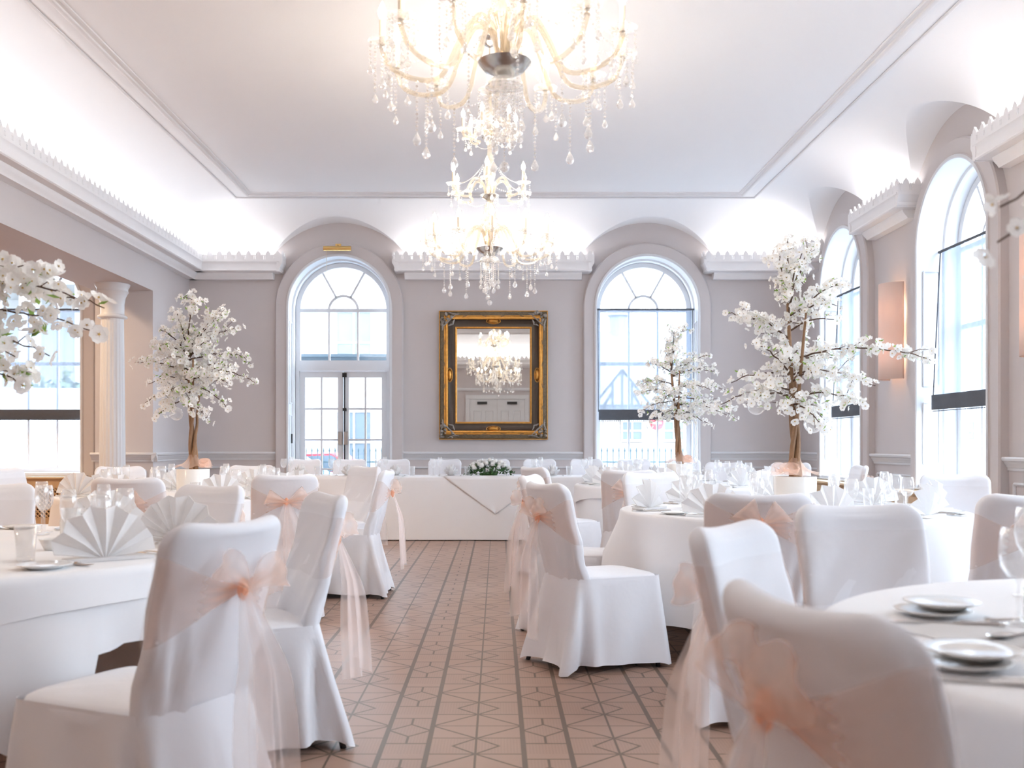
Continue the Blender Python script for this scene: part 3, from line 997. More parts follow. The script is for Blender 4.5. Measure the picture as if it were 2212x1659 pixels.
sconce(10.52, 'peach half-drum wall light on the pier between the two right windows')
sconce(7.66, 'peach half-drum wall light cut by the right edge of the photo')

# ------------------------------------------------------------------ chandeliers
def arm_mesh(R, z_cup, z_hub, dip):
    """S-shaped glass arm in the XZ plane from the hub out to its cup"""
    pts = []
    ctrl = [(0.03, z_hub), (0.06, z_hub + 0.10), (0.13, z_hub + 0.13), (0.19, z_hub + 0.04), (0.26 * R / 0.5, z_cup - dip * 0.85), (0.36 * R / 0.5, z_cup - dip), (0.46 * R / 0.5, z_cup - dip * 0.7), (R, z_cup - 0.02), (R, z_cup)]
    n = len(ctrl)
    for i in range(n - 1):
        p0, p1, p2, p3 = ctrl[max(i - 1, 0)], ctrl[i], ctrl[i + 1], ctrl[min(i + 2, n - 1)]
        for k in range(5):
            s = k / 5
            q = []
            for j in range(2):
                a = -0.5 * p0[j] + 1.5 * p1[j] - 1.5 * p2[j] + 0.5 * p3[j]
                b = p0[j] - 2.5 * p1[j] + 2 * p2[j] - 0.5 * p3[j]
                c_ = -0.5 * p0[j] + 0.5 * p2[j]
                q.append(((a * s + b) * s + c_) * s + p1[j])
            pts.append((q[0], 0, q[1]))
    pts.append((R, 0, z_cup))
    return pts
def strand(mb, x, y, z0, L, bead=0.0065, drop=0.016, rnd=None):
    """octagon beads on a wire, ending in a pear drop"""
    n = max(1, int((L - 2.4 * drop) / (bead * 2.5)))
    for k in range(n):
        z = z0 - bead - k * bead * 2.5
        mb.lathe([(0.0005, bead), (bead, 0), (0.0005, -bead)], 6, (x, y, z))
    z = z0 - n * bead * 2.5
    d = drop
    mb.lathe([(0.0005, 0), (d * 0.35, -d * 0.5), (d * 0.85, -d * 1.5), (d, -d * 2.1), (d * 0.7, -d * 2.8), (0.0005, -d * 3.1)], 8, (x, y, z))
def swag(mb, a, b, sag, n=14, bead=0.005):
    a, b = Vector(a), Vector(b)
    for k in range(n + 1):
        s = k / n
        p = a.lerp(b, s)
        p.z -= sag * 4 * s * (1 - s)
        mb.lathe([(0.0005, bead), (bead, 0), (0.0005, -bead)], 6, p)
def chandelier(label, loc, rz):
    """origin at the level of the big bowl"""
    t = empty('chandelier', label, 'chandelier', loc, rz, 'crystal chandeliers down the middle of the room')
    rnd = random.Random(7)
    top = ZC - loc[2]
    # ceiling plate and hanging rod
    mb = MB(); mb.lathe([(0.0005, top), (0.09, top), (0.085, top - 0.02), (0.05, top - 0.05), (0.015, top - 0.07), (0.0005, top - 0.07)], 24)
    mb.build('ceiling_rose', M['chrome'], t)
    mb = MB()
    prof = [(0.0005, top - 0.06), (0.006, top - 0.06), (0.006, 1.10), (0.03, 1.08), (0.045, 1.05), (0.02, 1.02), (0.018, 0.98), (0.04, 0.93), (0.045, 0.89), (0.02, 0.85), (0.018, 0.74), (0.035, 0.68), (0.05, 0.60), (0.045, 0.55), (0.02, 0.50), (0.018, 0.36), (0.04, 0.32), (0.055, 0.24), (0.05, 0.16), (0.025, 0.10), (0.03, 0.03), (0.0005, 0.0)]
    mb.lathe(prof, 20)
    mb.build('stem', M['arm'], t, sharp=60)
    # bowls
    for z, r in ((-0.02, 0.105), (0.40, 0.075), (0.86, 0.06)):
        mb = MB(); mb.lathe([(0.0005, z - r * 0.55), (r * 0.4, z - r * 0.48), (r * 0.8, z - r * 0.25), (r, z), (r * 1.05, z + 0.006), (r * 0.95, z + 0.01), (r * 0.3, z + 0.02), (0.0005, z + 0.02)], 28)
        mb.build('bowl', M['chrome'], t, sharp=60)
    # bottom cluster
    mb = MB(); mb.lathe([(0.0005, -0.07), (0.05, -0.08), (0.075, -0.10), (0.08, -0.115), (0.06, -0.12), (0.0005, -0.12)], 24)
    mb.build('bottom_canopy', M['crystal'], t)
    for k in range(16):
        mb = MB()
        a = 2 * PI * k / 16
        r = 0.075 if k % 2 else 0.045
        strand(mb, r * math.cos(a), r * math.sin(a), -0.11, 0.19 + 0.03 * (k % 3), drop=0.015)
        mb.build('crystal_strand', M['crystal'], t)
    mb = MB(); strand(mb, 0, 0, -0.12, 0.33, bead=0.005, drop=0.002); mb.ball((0, 0, -0.445), 0.021, 12, 9)
    mb.build('crystal_strand', M['crystal'], t)
    # tiers: (arms, radius, cup height, hub height, dip, candle)
    tiers = [(12, 0.50, 0.03, 0.02, 0.13, 0), (6, 0.315, 0.45, 0.40, 0.07, 0.4), (6, 0.215, 0.90, 0.86, 0.05, 0.2)]
    for ti_, (n, R, zc, zh, dip, ph) in enumerate(tiers):
        proto = None
        for k in range(n):
            a = 2 * PI * (k + ph) / n
            if proto is None:
                pts = arm_mesh(R, zc, zh, dip)
                mb = MB(); mb.tube(pts, 0.0105, 7)
                arm = mb.build('arm', M['arm'], t)
                mb = MB(); mb.lathe([(0.0005, zc - 0.012), (0.014, zc - 0.012), (0.018, zc), (0.05, zc + 0.008), (0.058, zc + 0.018), (0.052, zc + 0.016), (0.012, zc + 0.008), (0.0005, zc + 0.008)], 18, (R, 0, 0), fl=0.04)
                mb.build('drip_pan', M['crystal'], arm)
                mb = MB(); mb.lathe([(0.0005, zc), (0.0125, zc + 0.004), (0.0125, zc + 0.105), (0.0005, zc + 0.107)], 10, (R, 0, 0))
                mb.build('candle_sleeve', M['candle'], arm)
                mb = MB(); mb.lathe([(0.0005, zc + 0.105), (0.009, zc + 0.112), (0.0165, zc + 0.128), (0.016, zc + 0.143), (0.009, zc + 0.162), (0.0005, zc + 0.18)], 10, (R, 0, 0))
                mb.build('bulb', M['bulb'], arm)
                Ls = [0.13, 0.20, 0.10, 0.16, 0.24] if ti_ == 0 else [0.10, 0.15, 0.07]
                for q, L in enumerate(Ls):
                    mb = MB(); b = 2 * PI * q / len(Ls) + 0.3
                    strand(mb, R + 0.05 * math.cos(b), 0.05 * math.sin(b), zc + 0.012, L, drop=0.013 + 0.002 * (q % 2))
                    mb.build('crystal_strand', M['crystal'], arm)
                if ti_ == 0:
                    # long strand under the belly of the arm, and a garland back to the stem
                    mb = MB(); strand(mb, R * 0.72, 0, zc - dip - 0.005, 0.26, drop=0.018)
                    mb.build('crystal_strand', M['crystal'], arm)
                mb = MB(); swag(mb, (R, 0, zc + 0.02), (0.06, 0, zc + 0.19), 0.05, 26)
                swag(mb, (R, 0, zc + 0.0), (R * math.cos(2 * PI / n), R * math.sin(2 * PI / n), zc + 0.0), 0.07, 18)
                mb.build('bead_garland', M['crystal'], arm)
                proto = arm
                arm.rotation_euler = (0, 0, a)
            else:
                c = copy_tree(proto, t)
                c.rotation_euler = (0, 0, a)
    mb = MB()
    for k in range(8):
        a = 2 * PI * k / 8
        swag(mb, (0.05 * math.cos(a), 0.05 * math.sin(a), 1.06), (0.17 * math.cos(a), 0.17 * math.sin(a), 0.98), 0.06, 14)
    mb.build('bead_garland', M['crystal'], t)
    return t
chandelier('large crystal chandelier cut by the top edge of the photo', (0.03, 4.1, 2.735), 0.13)
chandelier('far crystal chandelier hanging before the gilt mirror', (-0.06, 7.9, 2.715), 0.05)
# ------------------------------------------------------------------ covered chairs
def chair_proto(seed, KZ=0.775, big=1.0):
    rnd = random.Random(seed)
    t = empty('banquet_chair', 'x', 'chair', (0, 0, 0), 0, 'chairs in white covers with peach organza sashes')
    TH, HT, Z0 = 0.075, 0.955, 0.43
    def yc(z): return -0.02 - 0.135 * (z - Z0) / (HT - Z0)
    def hw(z): return 0.205 + 0.012 * (z - Z0) / (HT - Z0)
    R = 0.065
    def sec(a, h, th, y, m=4.0, off=0.0):
        c_, s_ = math.cos(a), math.sin(a)
        x = (h + off) * math.copysign(abs(c_) ** (2 / m), c_)
        yy = (th / 2 + off) * math.copysign(abs(s_) ** (2 / m), s_)
        return x, y + yy + 0.035 * (x / 0.215) ** 2
    zs = [Z0 + (HT - R - Z0) * k / 12 for k in range(13)] + [HT - R + R * math.sin(PI / 2 * k / 8) for k in range(1, 9)]
    ph = [rnd.uniform(0, 6) for _ in range(6)]
    def back(u, v):
        z = zs[min(len(zs) - 1, int(round(v * (len(zs) - 1))))]
        h, th = hw(z), TH
        if z > HT - R:
            q = (z - (HT - R)) / R
            h = hw(z) - R + R * math.sqrt(max(0, 1 - q * q)) + 0.0
            th = TH * math.sqrt(max(0.0, 1 - max(0, (q - 0.35) / 0.65) ** 2.2))
        a = 2 * PI * u
        x, y = sec(a, max(h, 0.001), max(th, 0.001), yc(z))
        # drag lines under the sash
        if z < 0.72 and y < yc(z):
            g = min(1, (0.72 - z) / 0.1) * min(1, (z - Z0) / 0.06)
            y -= 0.006 * g * math.sin(x * 95 + (0.7 - z) * 12 * math.copysign(1, x) + ph[0])
        elif z < 0.9:
            y += 0.007 * math.sin((x * 0.9 + z * 0.75) * 40 + ph[1] + 4 * x * x) * min(1, (0.9 - z) / 0.25) * (y > yc(z))
        zz = z - 0.010 * math.cos(min(1, abs(x) / 0.15) * PI / 2) * (1 if z > HT - 0.03 else 0)
        return (x, y, zz)
    mb = MB(); mb.grid(back, 64, len(zs), cu=True)
    n0 = (len(zs) - 1) * 64
    mb.f.append(tuple(n0 + k for k in range(64))); mb.m.append(0)
    mb.build('backrest', M['cloth'], t, sharp=0)
    # seat
    mb = MB()
    def seat(u, v):
        prof = [(0.0, 0.492), (0.35, 0.491), (0.7, 0.488), (0.9, 0.482), (0.97, 0.474), (1.0, 0.46), (1.0, 0.43)]
        k, z = prof[int(round(v * 6))]
        a = 2 * PI * u
        c_, s_ = math.cos(a), math.sin(a)
        m = 6
        x = 0.212 * k * math.copysign(abs(c_) ** (2 / m), c_)
        y = 0.212 + 0.228 * k * math.copysign(abs(s_) ** (2 / m), s_)
        return (x, y, z + 0.002 * math.sin(x * 40 + ph[2]) * math.sin(y * 30))
    mb.grid(seat, 48, 7, cu=True)
    mb.build('seat', M['cloth'], t, sharp=0)
    # skirt: perimeter parameter runs from the middle of the rear edge round to the front
    def base(s, k):
        """s in 0..1 round a rectangle; k 0 top .. 1 hem; gives x, y, corner nearness"""
        xw = 0.2105 + 0.034 * k
        y0, y1 = -0.066 - 0.085 * k, 0.442 + 0.03 * k
        cv = 0.034 * (1 - k)
        y0s = y0 + cv
        W_, D_ = 2 * xw, y1 - y0s
        per = 2 * (W_ + D_)
        d = s * per
        r = 0.035
        if d < W_: x, y, nx, ny, e = -xw + d, y0 + cv * ((-xw + d) / xw) ** 2, 0, -1, min(d, W_ - d)
        elif d < W_ + D_: d -= W_; x, y, nx, ny, e = xw, y0s + d, 1, 0, min(d, D_ - d)
        elif d < 2 * W_ + D_: d -= W_ + D_; x, y, nx, ny, e = xw - d, y1, 0, 1, min(d, W_ - d)
        else: d -= 2 * W_ + D_; x, y, nx, ny, e = -xw, y1 - d, -1, 0, min(d, D_ - d)
        r = 0.045 - 0.02 * k
        if e < r:
            a = (r - e) / r * PI / 4
            tx, ty = -ny, nx                                  # direction of travel
            along, inw = r - r * math.sin(a), r - r * math.cos(a)
            LL = W_ if abs(ny) > 0.5 else D_
            sh = (along - e) if d < LL / 2 else -(along - e)
            x += tx * sh - nx * inw; y += ty * sh - ny * inw
        return x, y, nx, ny, e
    def skirt(u, v):
        k = v
        x, y, nx, ny, e = base(u, k)
        z = 0.472 - 0.455 * k
        near = math.exp(-(e / 0.045) ** 2)
        # corners flare, cloth between them falls inwards a little
        f_ = 0.018 * k * near - 0.016 * k * (1 - near)
        # deep pleat where the back panel meets the side
        if abs(nx) > 0.5:
            yp = -0.02 + 0.0 * k
            f_ -= (0.045 * k ** 0.7) * math.exp(-((y - yp) / (0.018 + 0.014 * k)) ** 2)
            f_ += (0.030 * k) * math.exp(-((y - yp - 0.06) / 0.035) ** 2)
            f_ += 0.017 * k * math.sin(y * 24 + 2.5 * k + ph[3] + nx * 1.3) * (1 - near)
        else:
            f_ += 0.016 * k * math.sin(x * 22 - 2 * k * math.copysign(1, x) + ph[4] + ny) * (1 - near)
        if ny < -0.5 and k < 0.15:
            pass
        x += nx * f_; y += ny * f_
        if k == 1 or v > 0.99:
            z = 0.012 + 0.022 * (1 - near) + 0.006 * math.sin(u * 30 + ph[5])
        return (x, y, z)
    mb = MB(); mb.grid(skirt, 132, 12, cu=True)
    mb.build('skirt', M['cloth'], t, sharp=0)
    for sx in (-1, 1):
        for (xa, ya, xb, yb, zt) in ((0.185, 0.40, 0.20, 0.425, 0.44), (0.18, -0.02, 0.212, -0.125, 0.44)):
            mb = MB(); mb.tube([(sx * xa, ya, zt), (sx * xb, yb, 0.0)], [0.013, 0.0125], 8)
            mb.build('leg', M['black'], t)
    # sash band wrapped round the back
    def band(u, v):
        a = 2 * PI * u
        c_ = math.cos(a)
        xq = math.copysign(abs(c_) ** 0.5, c_)
        ax = abs(xq)
        rear = math.sin(a) < 0
        if rear: top, bot = KZ + 0.012 + 0.085 * ax ** 1.5, KZ - 0.015 - 0.115 * ax ** 1.2
        else: top, bot = KZ + 0.097, KZ - 0.13
        z = top + (bot - top) * v
        rip = 0.0035 * math.sin(v * 24 + ax * 3) * (0.4 + 0.6 * (1 - ax) if rear else 0.15)
        off = 0.0035 + abs(rip) * 0.7 + (0.008 * (1 - ax) if rear else 0)
        x, y = sec(a, hw(z), TH, yc(z), off=off)
        return (x, y, z)
    mb = MB(); mb.grid(band, 72, 15, cu=True)
    mb.m = [1 if (q % 72) < 36 else 0 for q in range(len(mb.f))]
    sash = mb.build('sash', [M['sash'], M['sash_front']], t, sharp=0)
    att = sash.data.attributes.new('bunching', 'FLOAT', 'POINT')
    for i_, v_ in enumerate(sash.data.vertices):
        dd = abs(v_.co.x) / 0.12
        att.data[i_].value = math.exp(-dd * dd * 1.6) * (0.75 + 0.25 * math.sin(v_.co.z * 260)) if v_.co.y < yc(v_.co.z) else 0.0
    ky = yc(KZ) - TH / 2 - 0.022
    mb = MB()
    mb.grid(lambda u, v: ((0.015 + 0.003 * math.sin(u * 2 * PI * 5)) * math.cos(u * 2 * PI) * math.sin(PI * (0.02 + 0.96 * v)) ** 0.6,
                          ky - 0.004 + 0.014 * math.sin(u * 2 * PI) * math.sin(PI * (0.02 + 0.96 * v)) ** 0.6,
                          KZ - 0.032 + 0.06 * v), 20, 7, cu=True)
    mb.build('knot', M['organza_knot'], sash, sharp=0)
    for s in (-1, 1):
        tilt = rad(38 + rnd.uniform(-15, 15))
        L = (0.125 + rnd.uniform(-0.015, 0.02)) * big
        dx, dz = s * math.cos(tilt), math.sin(tilt)
        wmax = (0.055 + rnd.uniform(-0.008, 0.01)) * big
        def loop(u, v):
            th = u * PI * 2
            # u runs out along the front of the loop and back along its rear
            r = L * math.sin(u * PI)
            d = 0.030 * math.sin(th)
            w_ = (v - 0.5) * 2 * wmax * (0.12 + 0.88 * math.sin(u * PI) ** 1.3)
            x = dx * r - dz * w_ * s * 1.0
            z = dz * r + abs(dx) * w_
            droop = -0.35 * (r / L) ** 2 * 0.05
            return (x * 1.0, ky - 0.030 - d + 0.006 * math.sin(v * 9) * math.sin(u * PI), KZ + z + droop)
        mb = MB(); mb.grid(loop, 40, 21)
        mb.build('bow_loop', M['organza'], sash, sharp=0)
    for s in (-1, 1):
        Lt = 0.50 + rnd.uniform(-0.07, 0.07)
        off = rnd.uniform(0.035, 0.055)
        wv = rnd.uniform(0, 6)
        def tail(u, v):
            w_ = (0.014 + 0.055 * min(1, v * 2.2) ** 0.8 + 0.02 * v)
            x = s * off * (0.2 + 0.8 * min(1, v * 1.6)) + (u - 0.5) * 2 * w_
            y = ky - 0.012 - 0.045 * min(1, v * 3) + 0.016 * math.sin(u * 11 + wv) * min(1, v * 2.5) - 0.03 * v
            z = KZ - 0.01 - Lt * v - 0.05 * v * (u - 0.5) * s
            return (x, y, z)
        mb = MB(); mb.grid(tail, 16, 14)
        mb.build('sash_tail', M['organza_tail'], sash, sharp=0)
    return t
PROTO = [chair_proto(s) for s in (1, 2, 3)] + [chair_proto(8, 0.81, 1.0), chair_proto(9, 0.83, 1.0)]
CH = [
    # top-centre X, Y, facing vector, prototype, label
    (-0.69, 2.60, -0.90, 0.43, 0, 'large covered chair at the lower left, bluish back with wide peach sash'),
    (-0.665, 3.96, -0.89, -0.46, 1, 'covered chair right behind the large lower left one, cream inside of its back showing'),
    (-1.36, 4.78, -0.50, -0.87, 2, 'cream chair facing the camera beyond the lower left chair, between two sash backs'),
    (-2.18, 5.85, -0.02, 1.0, 1, 'chair with peach bow seen from behind, left of the aisle near the column'),
    (-1.37, 6.45, -0.35, 0.93, 2, 'chair with pale peach bow seen from behind, right of the cream chair back'),
    (-0.83, 7.60, -1.0, 0.02, 0, 'chair at the left aisle side showing its edge, long sash falling to the carpet'),
    (-1.15, 8.80, -0.72, -0.70, 1, 'cream fronted chair left of the aisle before the head table'),
    (-2.52, 4.95, 0.25, -0.97, 2, 'chair at the far left edge behind the near wine glasses'),
    (-4.02, 8.10, 1.0, -0.15, 0, 'rounded chair back at the left edge under the side bay window'),
    (-3.32, 8.75, 0.55, -0.83, 1, 'chair in front of the fluted column foot'),
    (-2.26, 9.20, 0.0, -1.0, 2, 'chair right of the left blossom tree, facing the camera'),
    (0.385, 1.29, 0.97, 0.24, 3, 'large brown shaded chair at the lower right with broad peach bow'),
    (0.565, 2.46, 0.80, -0.60, 0, 'white chair just behind the large lower right one, knot on its left edge'),
    (1.17, 3.26, 0.13, -0.99, 2, 'broad white chair back at right facing the camera with draped folds'),
    (1.05, 3.98, 0.12, 0.99, 4, 'chair with upright peach butterfly bow seen from behind'),
    (2.12, 3.92, 0.0, 1.0, 0, 'chair cut by the right edge with grey sash band'),
    (3.04, 6.62, -0.35, -0.94, 1, 'cream chair below the tall right window, facing the camera'),
    (0.235, 5.11, 0.92, 0.40, 1, 'full length chair right of the aisle with hanging sash tails'),
    (0.20, 6.35, 0.95, -0.28, 0, 'chair beyond the full length aisle chair, pale blue front edge showing'),
    (1.06, 6.95, 0.30, -0.95, 2, 'white chair facing the camera behind the fan napkins'),
    (1.01, 7.62, 0.15, 0.99, 0, 'cream chair with its sash at the left, back to back with a white chair'),
    (2.08, 7.30, -0.2, -0.98, 1, 'chair behind the white drum of the tallest blossom tree'),
    (0.30, 8.60, 0.88, 0.47, 2, 'right aisle chair nearest the head table with white tulle tail'),
    (2.45, 10.70, -0.35, -0.93, 0, 'small chair below the dado rail left of the tallest tree trunk'),
    (3.10, 10.50, -0.5, -0.87, 1, 'small chair right of the tallest tree trunk near the corner'),
    (3.37, 9.20, -0.99, 0.1, 2, 'bluish chair with pink bow beside the first right window'),
]
def put_chair(x, y, fx, fy, p, label, group=None):
    n = math.hypot(fx, fy); fx /= n; fy /= n
    return place(PROTO[p], USED, (x + 0.14 * fx, y + 0.14 * fy, 0), math.atan2(-fx, fy), label, group)
for x, y, fx, fy, p, label in CH:
    put_chair(x, y, fx, fy, p, label)
HEADX = [(-2.50, 'first from the left, before the garden door'), (-1.92, 'second from the left, before the garden door'), (-1.35, 'third from the left, right of the garden door'),
         (-0.68, 'left of the white rose arrangement'), (-0.05, 'directly behind the white rose arrangement'), (0.55, 'just right of the rose arrangement'), (1.16, 'left of the right back window'),
         (1.78, 'before the right back window'), (2.43, 'behind the middle blossom tree')]
for i, (x, d) in enumerate(HEADX):
    put_chair(x, 12.98, 0.02 * (i % 3 - 1), -1, i % 3, 'plain covered chair at the head table, ' + d, 'chairs behind the head table')

# ------------------------------------------------------------------ tables and cloths
TZ = 0.76
def round_table(x, y, R, drop, label, seed, corner=None):
    rnd = random.Random(seed)
    t = empty('round_table', 'round table hidden by the ' + label, 'table', (x, y, 0), 0, 'round banquet tables')
    mb = MB(); mb.lathe([(0.0005, 0.725), (R - 0.02, 0.725), (R - 0.015, 0.735), (R - 0.02, 0.75), (0.0005, 0.75)], 48)
    mb.build('tabletop', M['tan'], t, sharp=30)
    for k in range(4):
        a = PI / 4 + k * PI / 2
        mb = MB(); mb.tube([(0.35 * math.cos(a), 0.35 * math.sin(a), 0.73), (0.45 * math.cos(a), 0.45 * math.sin(a), 0.0)], 0.015, 8)
        mb.build('leg', M['black'], t)
    ph = [rnd.uniform(0, 6.28) for _ in range(5)]
    seats = []
    for cx_, cy_, fx_, fy_, _p, _l in CH:
        n_ = math.hypot(fx_, fy_); fx_, fy_ = fx_ / n_, fy_ / n_
        seats.append((cx_ + 0.14 * fx_, cy_ + 0.14 * fy_, fx_, fy_))
    def D(th):
        d = D0(th)
        px_, py_ = x + (R + 0.04) * math.cos(th), y + (R + 0.04) * math.sin(th)
        for ox, oy, fx_, fy_ in seats:       # the cloth rests on a seat pushed under the table
            ly = (px_ - ox) * fx_ + (py_ - oy) * fy_
            lx = abs((px_ - ox) * fy_ - (py_ - oy) * fx_)
            if -0.08 < ly < 0.52 and lx < 0.36:
                k = min(1, max(0, (lx - 0.25) / 0.11))
                d = min(d, (TZ - 0.505) + (d - (TZ - 0.505)) * k) if d > TZ - 0.505 else d
        return d
    def D0(th):
        if corner is not None:
            q = (th - corner + PI / 4) % (PI / 2) - PI / 4
            return drop + 0.27 * max(0, 1 - abs(q) / rad(19)) ** 0.9
        return drop + 0.03 * math.cos(4 * th + ph[0])
    def cloth(u, v):
        th = u * 2 * PI
        if v < 0.2: r, z = R * (v / 0.2) * 0.985, TZ
        elif v < 0.3:
            q = (v - 0.2) / 0.1 * PI / 2
            r, z = R * 0.985 + 0.018 * math.sin(q), TZ - 0.018 * (1 - math.cos(q))
        else:
            k = (v - 0.3) / 0.7
            fo = 0.55 * math.sin(9 * th + ph[1] + 0.8 * math.sin(2 * th)) + 0.45 * math.sin(15 * th + ph[2] + math.sin(3 * th + ph[3]))
            amp = 0.078 if corner is None else 0.04
            r = R + 0.004 + k * 0.02 + amp * fo * k ** 1.2 + 0.02 * k
            z = TZ - 0.018 - (D(th) - 0.018) * k
        return (x + r * math.cos(th), y + r * math.sin(th), z)
    mb = MB(); mb.grid(cloth, 240, 31, cu=True)
    o = mb.build('tablecloth', M['linen'], sharp=0)
    tag(o, label, 'tablecloth', 'white cloths on the round tables')
    # square overlay with a shallow drop
    a0 = (corner if corner is not None else rnd.uniform(0, 1)) + (0.3 if corner is not None else 0)
    def ov(u, v):
        th = u * 2 * PI
        q = (th - a0 + PI / 6) % (PI / 3) - PI / 6
        dr = 0.085 + 0.075 * (abs(q) / (PI / 6)) ** 2 * 0.9
        if v < 0.3: r, z = R * (v / 0.3) * 0.985, TZ + 0.004
        elif v < 0.5:
            g = (v - 0.3) / 0.2 * PI / 2
            r, z = R * 0.985 + 0.026 * math.sin(g), TZ + 0.004 - 0.022 * (1 - math.cos(g))
        else:
            k = (v - 0.5) / 0.5
            r = R + 0.013 + k * 0.012 + 0.008 * k * math.sin(12 * th + ph[4])
            z = TZ - 0.018 - dr * k
        return (x + r * math.cos(th), y + r * math.sin(th), z)
    if corner is not None:
        mb = MB(); mb.grid(ov, 180, 21, cu=True)
        o = mb.build('table_overlay', M['linen'], sharp=0)
        tag(o, 'short overlay on the ' + label.replace('white cloth of the ', ''), 'tablecloth', 'overlays on the round tables')
TABLES = {
    'T1': (-2.07, 3.66, 1.02, 0.24, 'white cloth of the near left round table', 11, rad(-50)),
    'T2': (1.66, 1.88, 1.00, 0.40, 'white cloth of the near right round table', 12, rad(-160)),
    'T3': (-2.36, 7.72, 1.0, 0.62, 'white cloth of the round table under the left blossom tree', 13, None),
    'T4': (1.74, 5.92, 1.0, 0.60, 'white cloth of the round table under the tallest blossom tree', 14, None),
    'T6': (1.76, 9.60, 1.0, 0.58, 'white cloth of the round table under the middle blossom tree', 15, rad(20)),
}
for k, v in TABLES.items(): round_table(*v[:4], v[4], v[5], corner=v[6])
TNAME = {'T1': 'near left table', 'T2': 'near right table', 'T3': 'left tree table', 'T4': 'tallest tree table', 'T6': 'middle tree table'}

# head table
HX0, HX1, HY0, HY1 = -2.95, 2.75, 11.83, 12.58
t = empty('head_table', 'long head table along the back wall hidden under its cloth', 'table', (0, 12.2, 0))
mb = MB(); mb.box(HX0 + 0.02, HX1 - 0.02, -0.36, 0.36, 0.72, 0.75)
mb.build('tabletop', M['tan'], t, smooth=False)
for x in (HX0 + 0.2, -0.95, 0.95, HX1 - 0.2):
    for y in (-0.3, 0.3):
        mb = MB(); mb.tube([(x, y, 0.72), (x, y, 0)], 0.015, 8)
        mb.build('leg', M['black'], t)
def hcloth(u, v):
    """u along the length, v from the back hem over the top to the front hem"""
    x = HX0 + (HX1 - HX0) * u
    w_ = 0.004 * math.sin(x * 5.1) + 0.006 * math.sin(x * 2.3 + 1)
    if v < 0.25: k = v / 0.25; return (x, HY1 + 0.01, 0.52 + (TZ - 0.52) * k)
    if v < 0.5: k = (v - 0.25) / 0.25; return (x, HY1 + (HY0 - HY1) * k, TZ)
    k = (v - 0.5) / 0.5
    rr = 0.015
    if k < 0.1:
        q = k / 0.1 * PI / 2
        return (x, HY0 - rr * math.sin(q), TZ - rr * (1 - math.cos(q)))
    k = (k - 0.1) / 0.9
    return (x, HY0 - rr - (0.012 + w_) * k, TZ - rr - (TZ - rr - 0.012) * k)
mb = MB(); mb.grid(hcloth, 120, 41)
for x in (HX0, HX1):
    s = -1 if x < 0 else 1
    mb.grid(lambda u, v: (x + s * (0.012 + 0.01 * v + 0.01 * v * math.sin(u * 12)), HY0 + (HY1 - HY0) * u, TZ - (TZ - 0.015) * v), 16, 8)
tag(mb.build('head_tablecloth', M['linen'], sharp=50), 'long white cloth falling to the carpet from the head table', 'tablecloth')
# pointed overlay corners hanging over the front
for i, (xc, hw_, dp, lb) in enumerate(((-0.02, 0.62, 0.44, 'below the rose arrangement'), (-1.75, 0.62, 0.44, 'below the garden door'), (1.75, 0.62, 0.44, 'below the right back window'))):
    def fo(u, v):
        x = xc + (u - 0.5) * 2 * hw_ * (1 - v)
        return (x, HY0 - 0.019 - 0.016 * v - 0.004 * math.sin(u * 9), TZ + 0.0055 - 0.008 * (v > 0) - dp * v)
    mb = MB(); mb.grid(fo, 24, 14)
    mb.grid(lambda u, v: (xc + (u - 0.5) * 2 * hw_, HY0 - 0.019 + (HY1 - HY0) * v, TZ + 0.0055), 4, 4)
    o = mb.build('pointed_overlay', M['linen'], sharp=50)
    s = o.modifiers.new('thick', 'SOLIDIFY'); s.thickness = 0.003; s.offset = 0
    tag(o, 'pointed overlay corner hanging down the head table front ' + lb, 'tablecloth', 'pointed overlays on the head table')
# ------------------------------------------------------------------ tableware
def p_wine():
    mb = MB(); mb.lathe([(0.0005, 0.0), (0.034, 0.001), (0.035, 0.003), (0.02, 0.005), (0.006, 0.012), (0.004, 0.03), (0.004, 0.085), (0.008, 0.094), (0.022, 0.103), (0.034, 0.122), (0.0385, 0.145), (0.037, 0.175), (0.033, 0.205), (0.0318, 0.205), (0.0358, 0.175), (0.0372, 0.145), (0.033, 0.124), (0.021, 0.106), (0.0005, 0.098)], 24)
    return tag(mb.build('wine_glass', M['glass'], sharp=0), 'x', 'glass')
def p_flute():
    mb = MB(); mb.lathe([(0.0005, 0.0), (0.031, 0.001), (0.032, 0.003), (0.015, 0.005), (0.005, 0.012), (0.0035, 0.03), (0.0035, 0.095), (0.012, 0.108), (0.024, 0.13), (0.029, 0.16), (0.027, 0.195), (0.0235, 0.225), (0.0225, 0.225), (0.026, 0.195), (0.0278, 0.16), (0.023, 0.132), (0.011, 0.112), (0.0005, 0.106)], 22)
    return tag(mb.build('champagne_glass', M['glass'], sharp=0), 'x', 'glass')
def p_tumbler():
    mb = MB(); mb.lathe([(0.0005, 0.0), (0.026, 0.0), (0.028, 0.002), (0.036, 0.115), (0.0345, 0.115), (0.0265, 0.012), (0.0005, 0.011)], 22)
    return tag(mb.build('water_tumbler', M['glass'], sharp=0), 'x', 'glass')
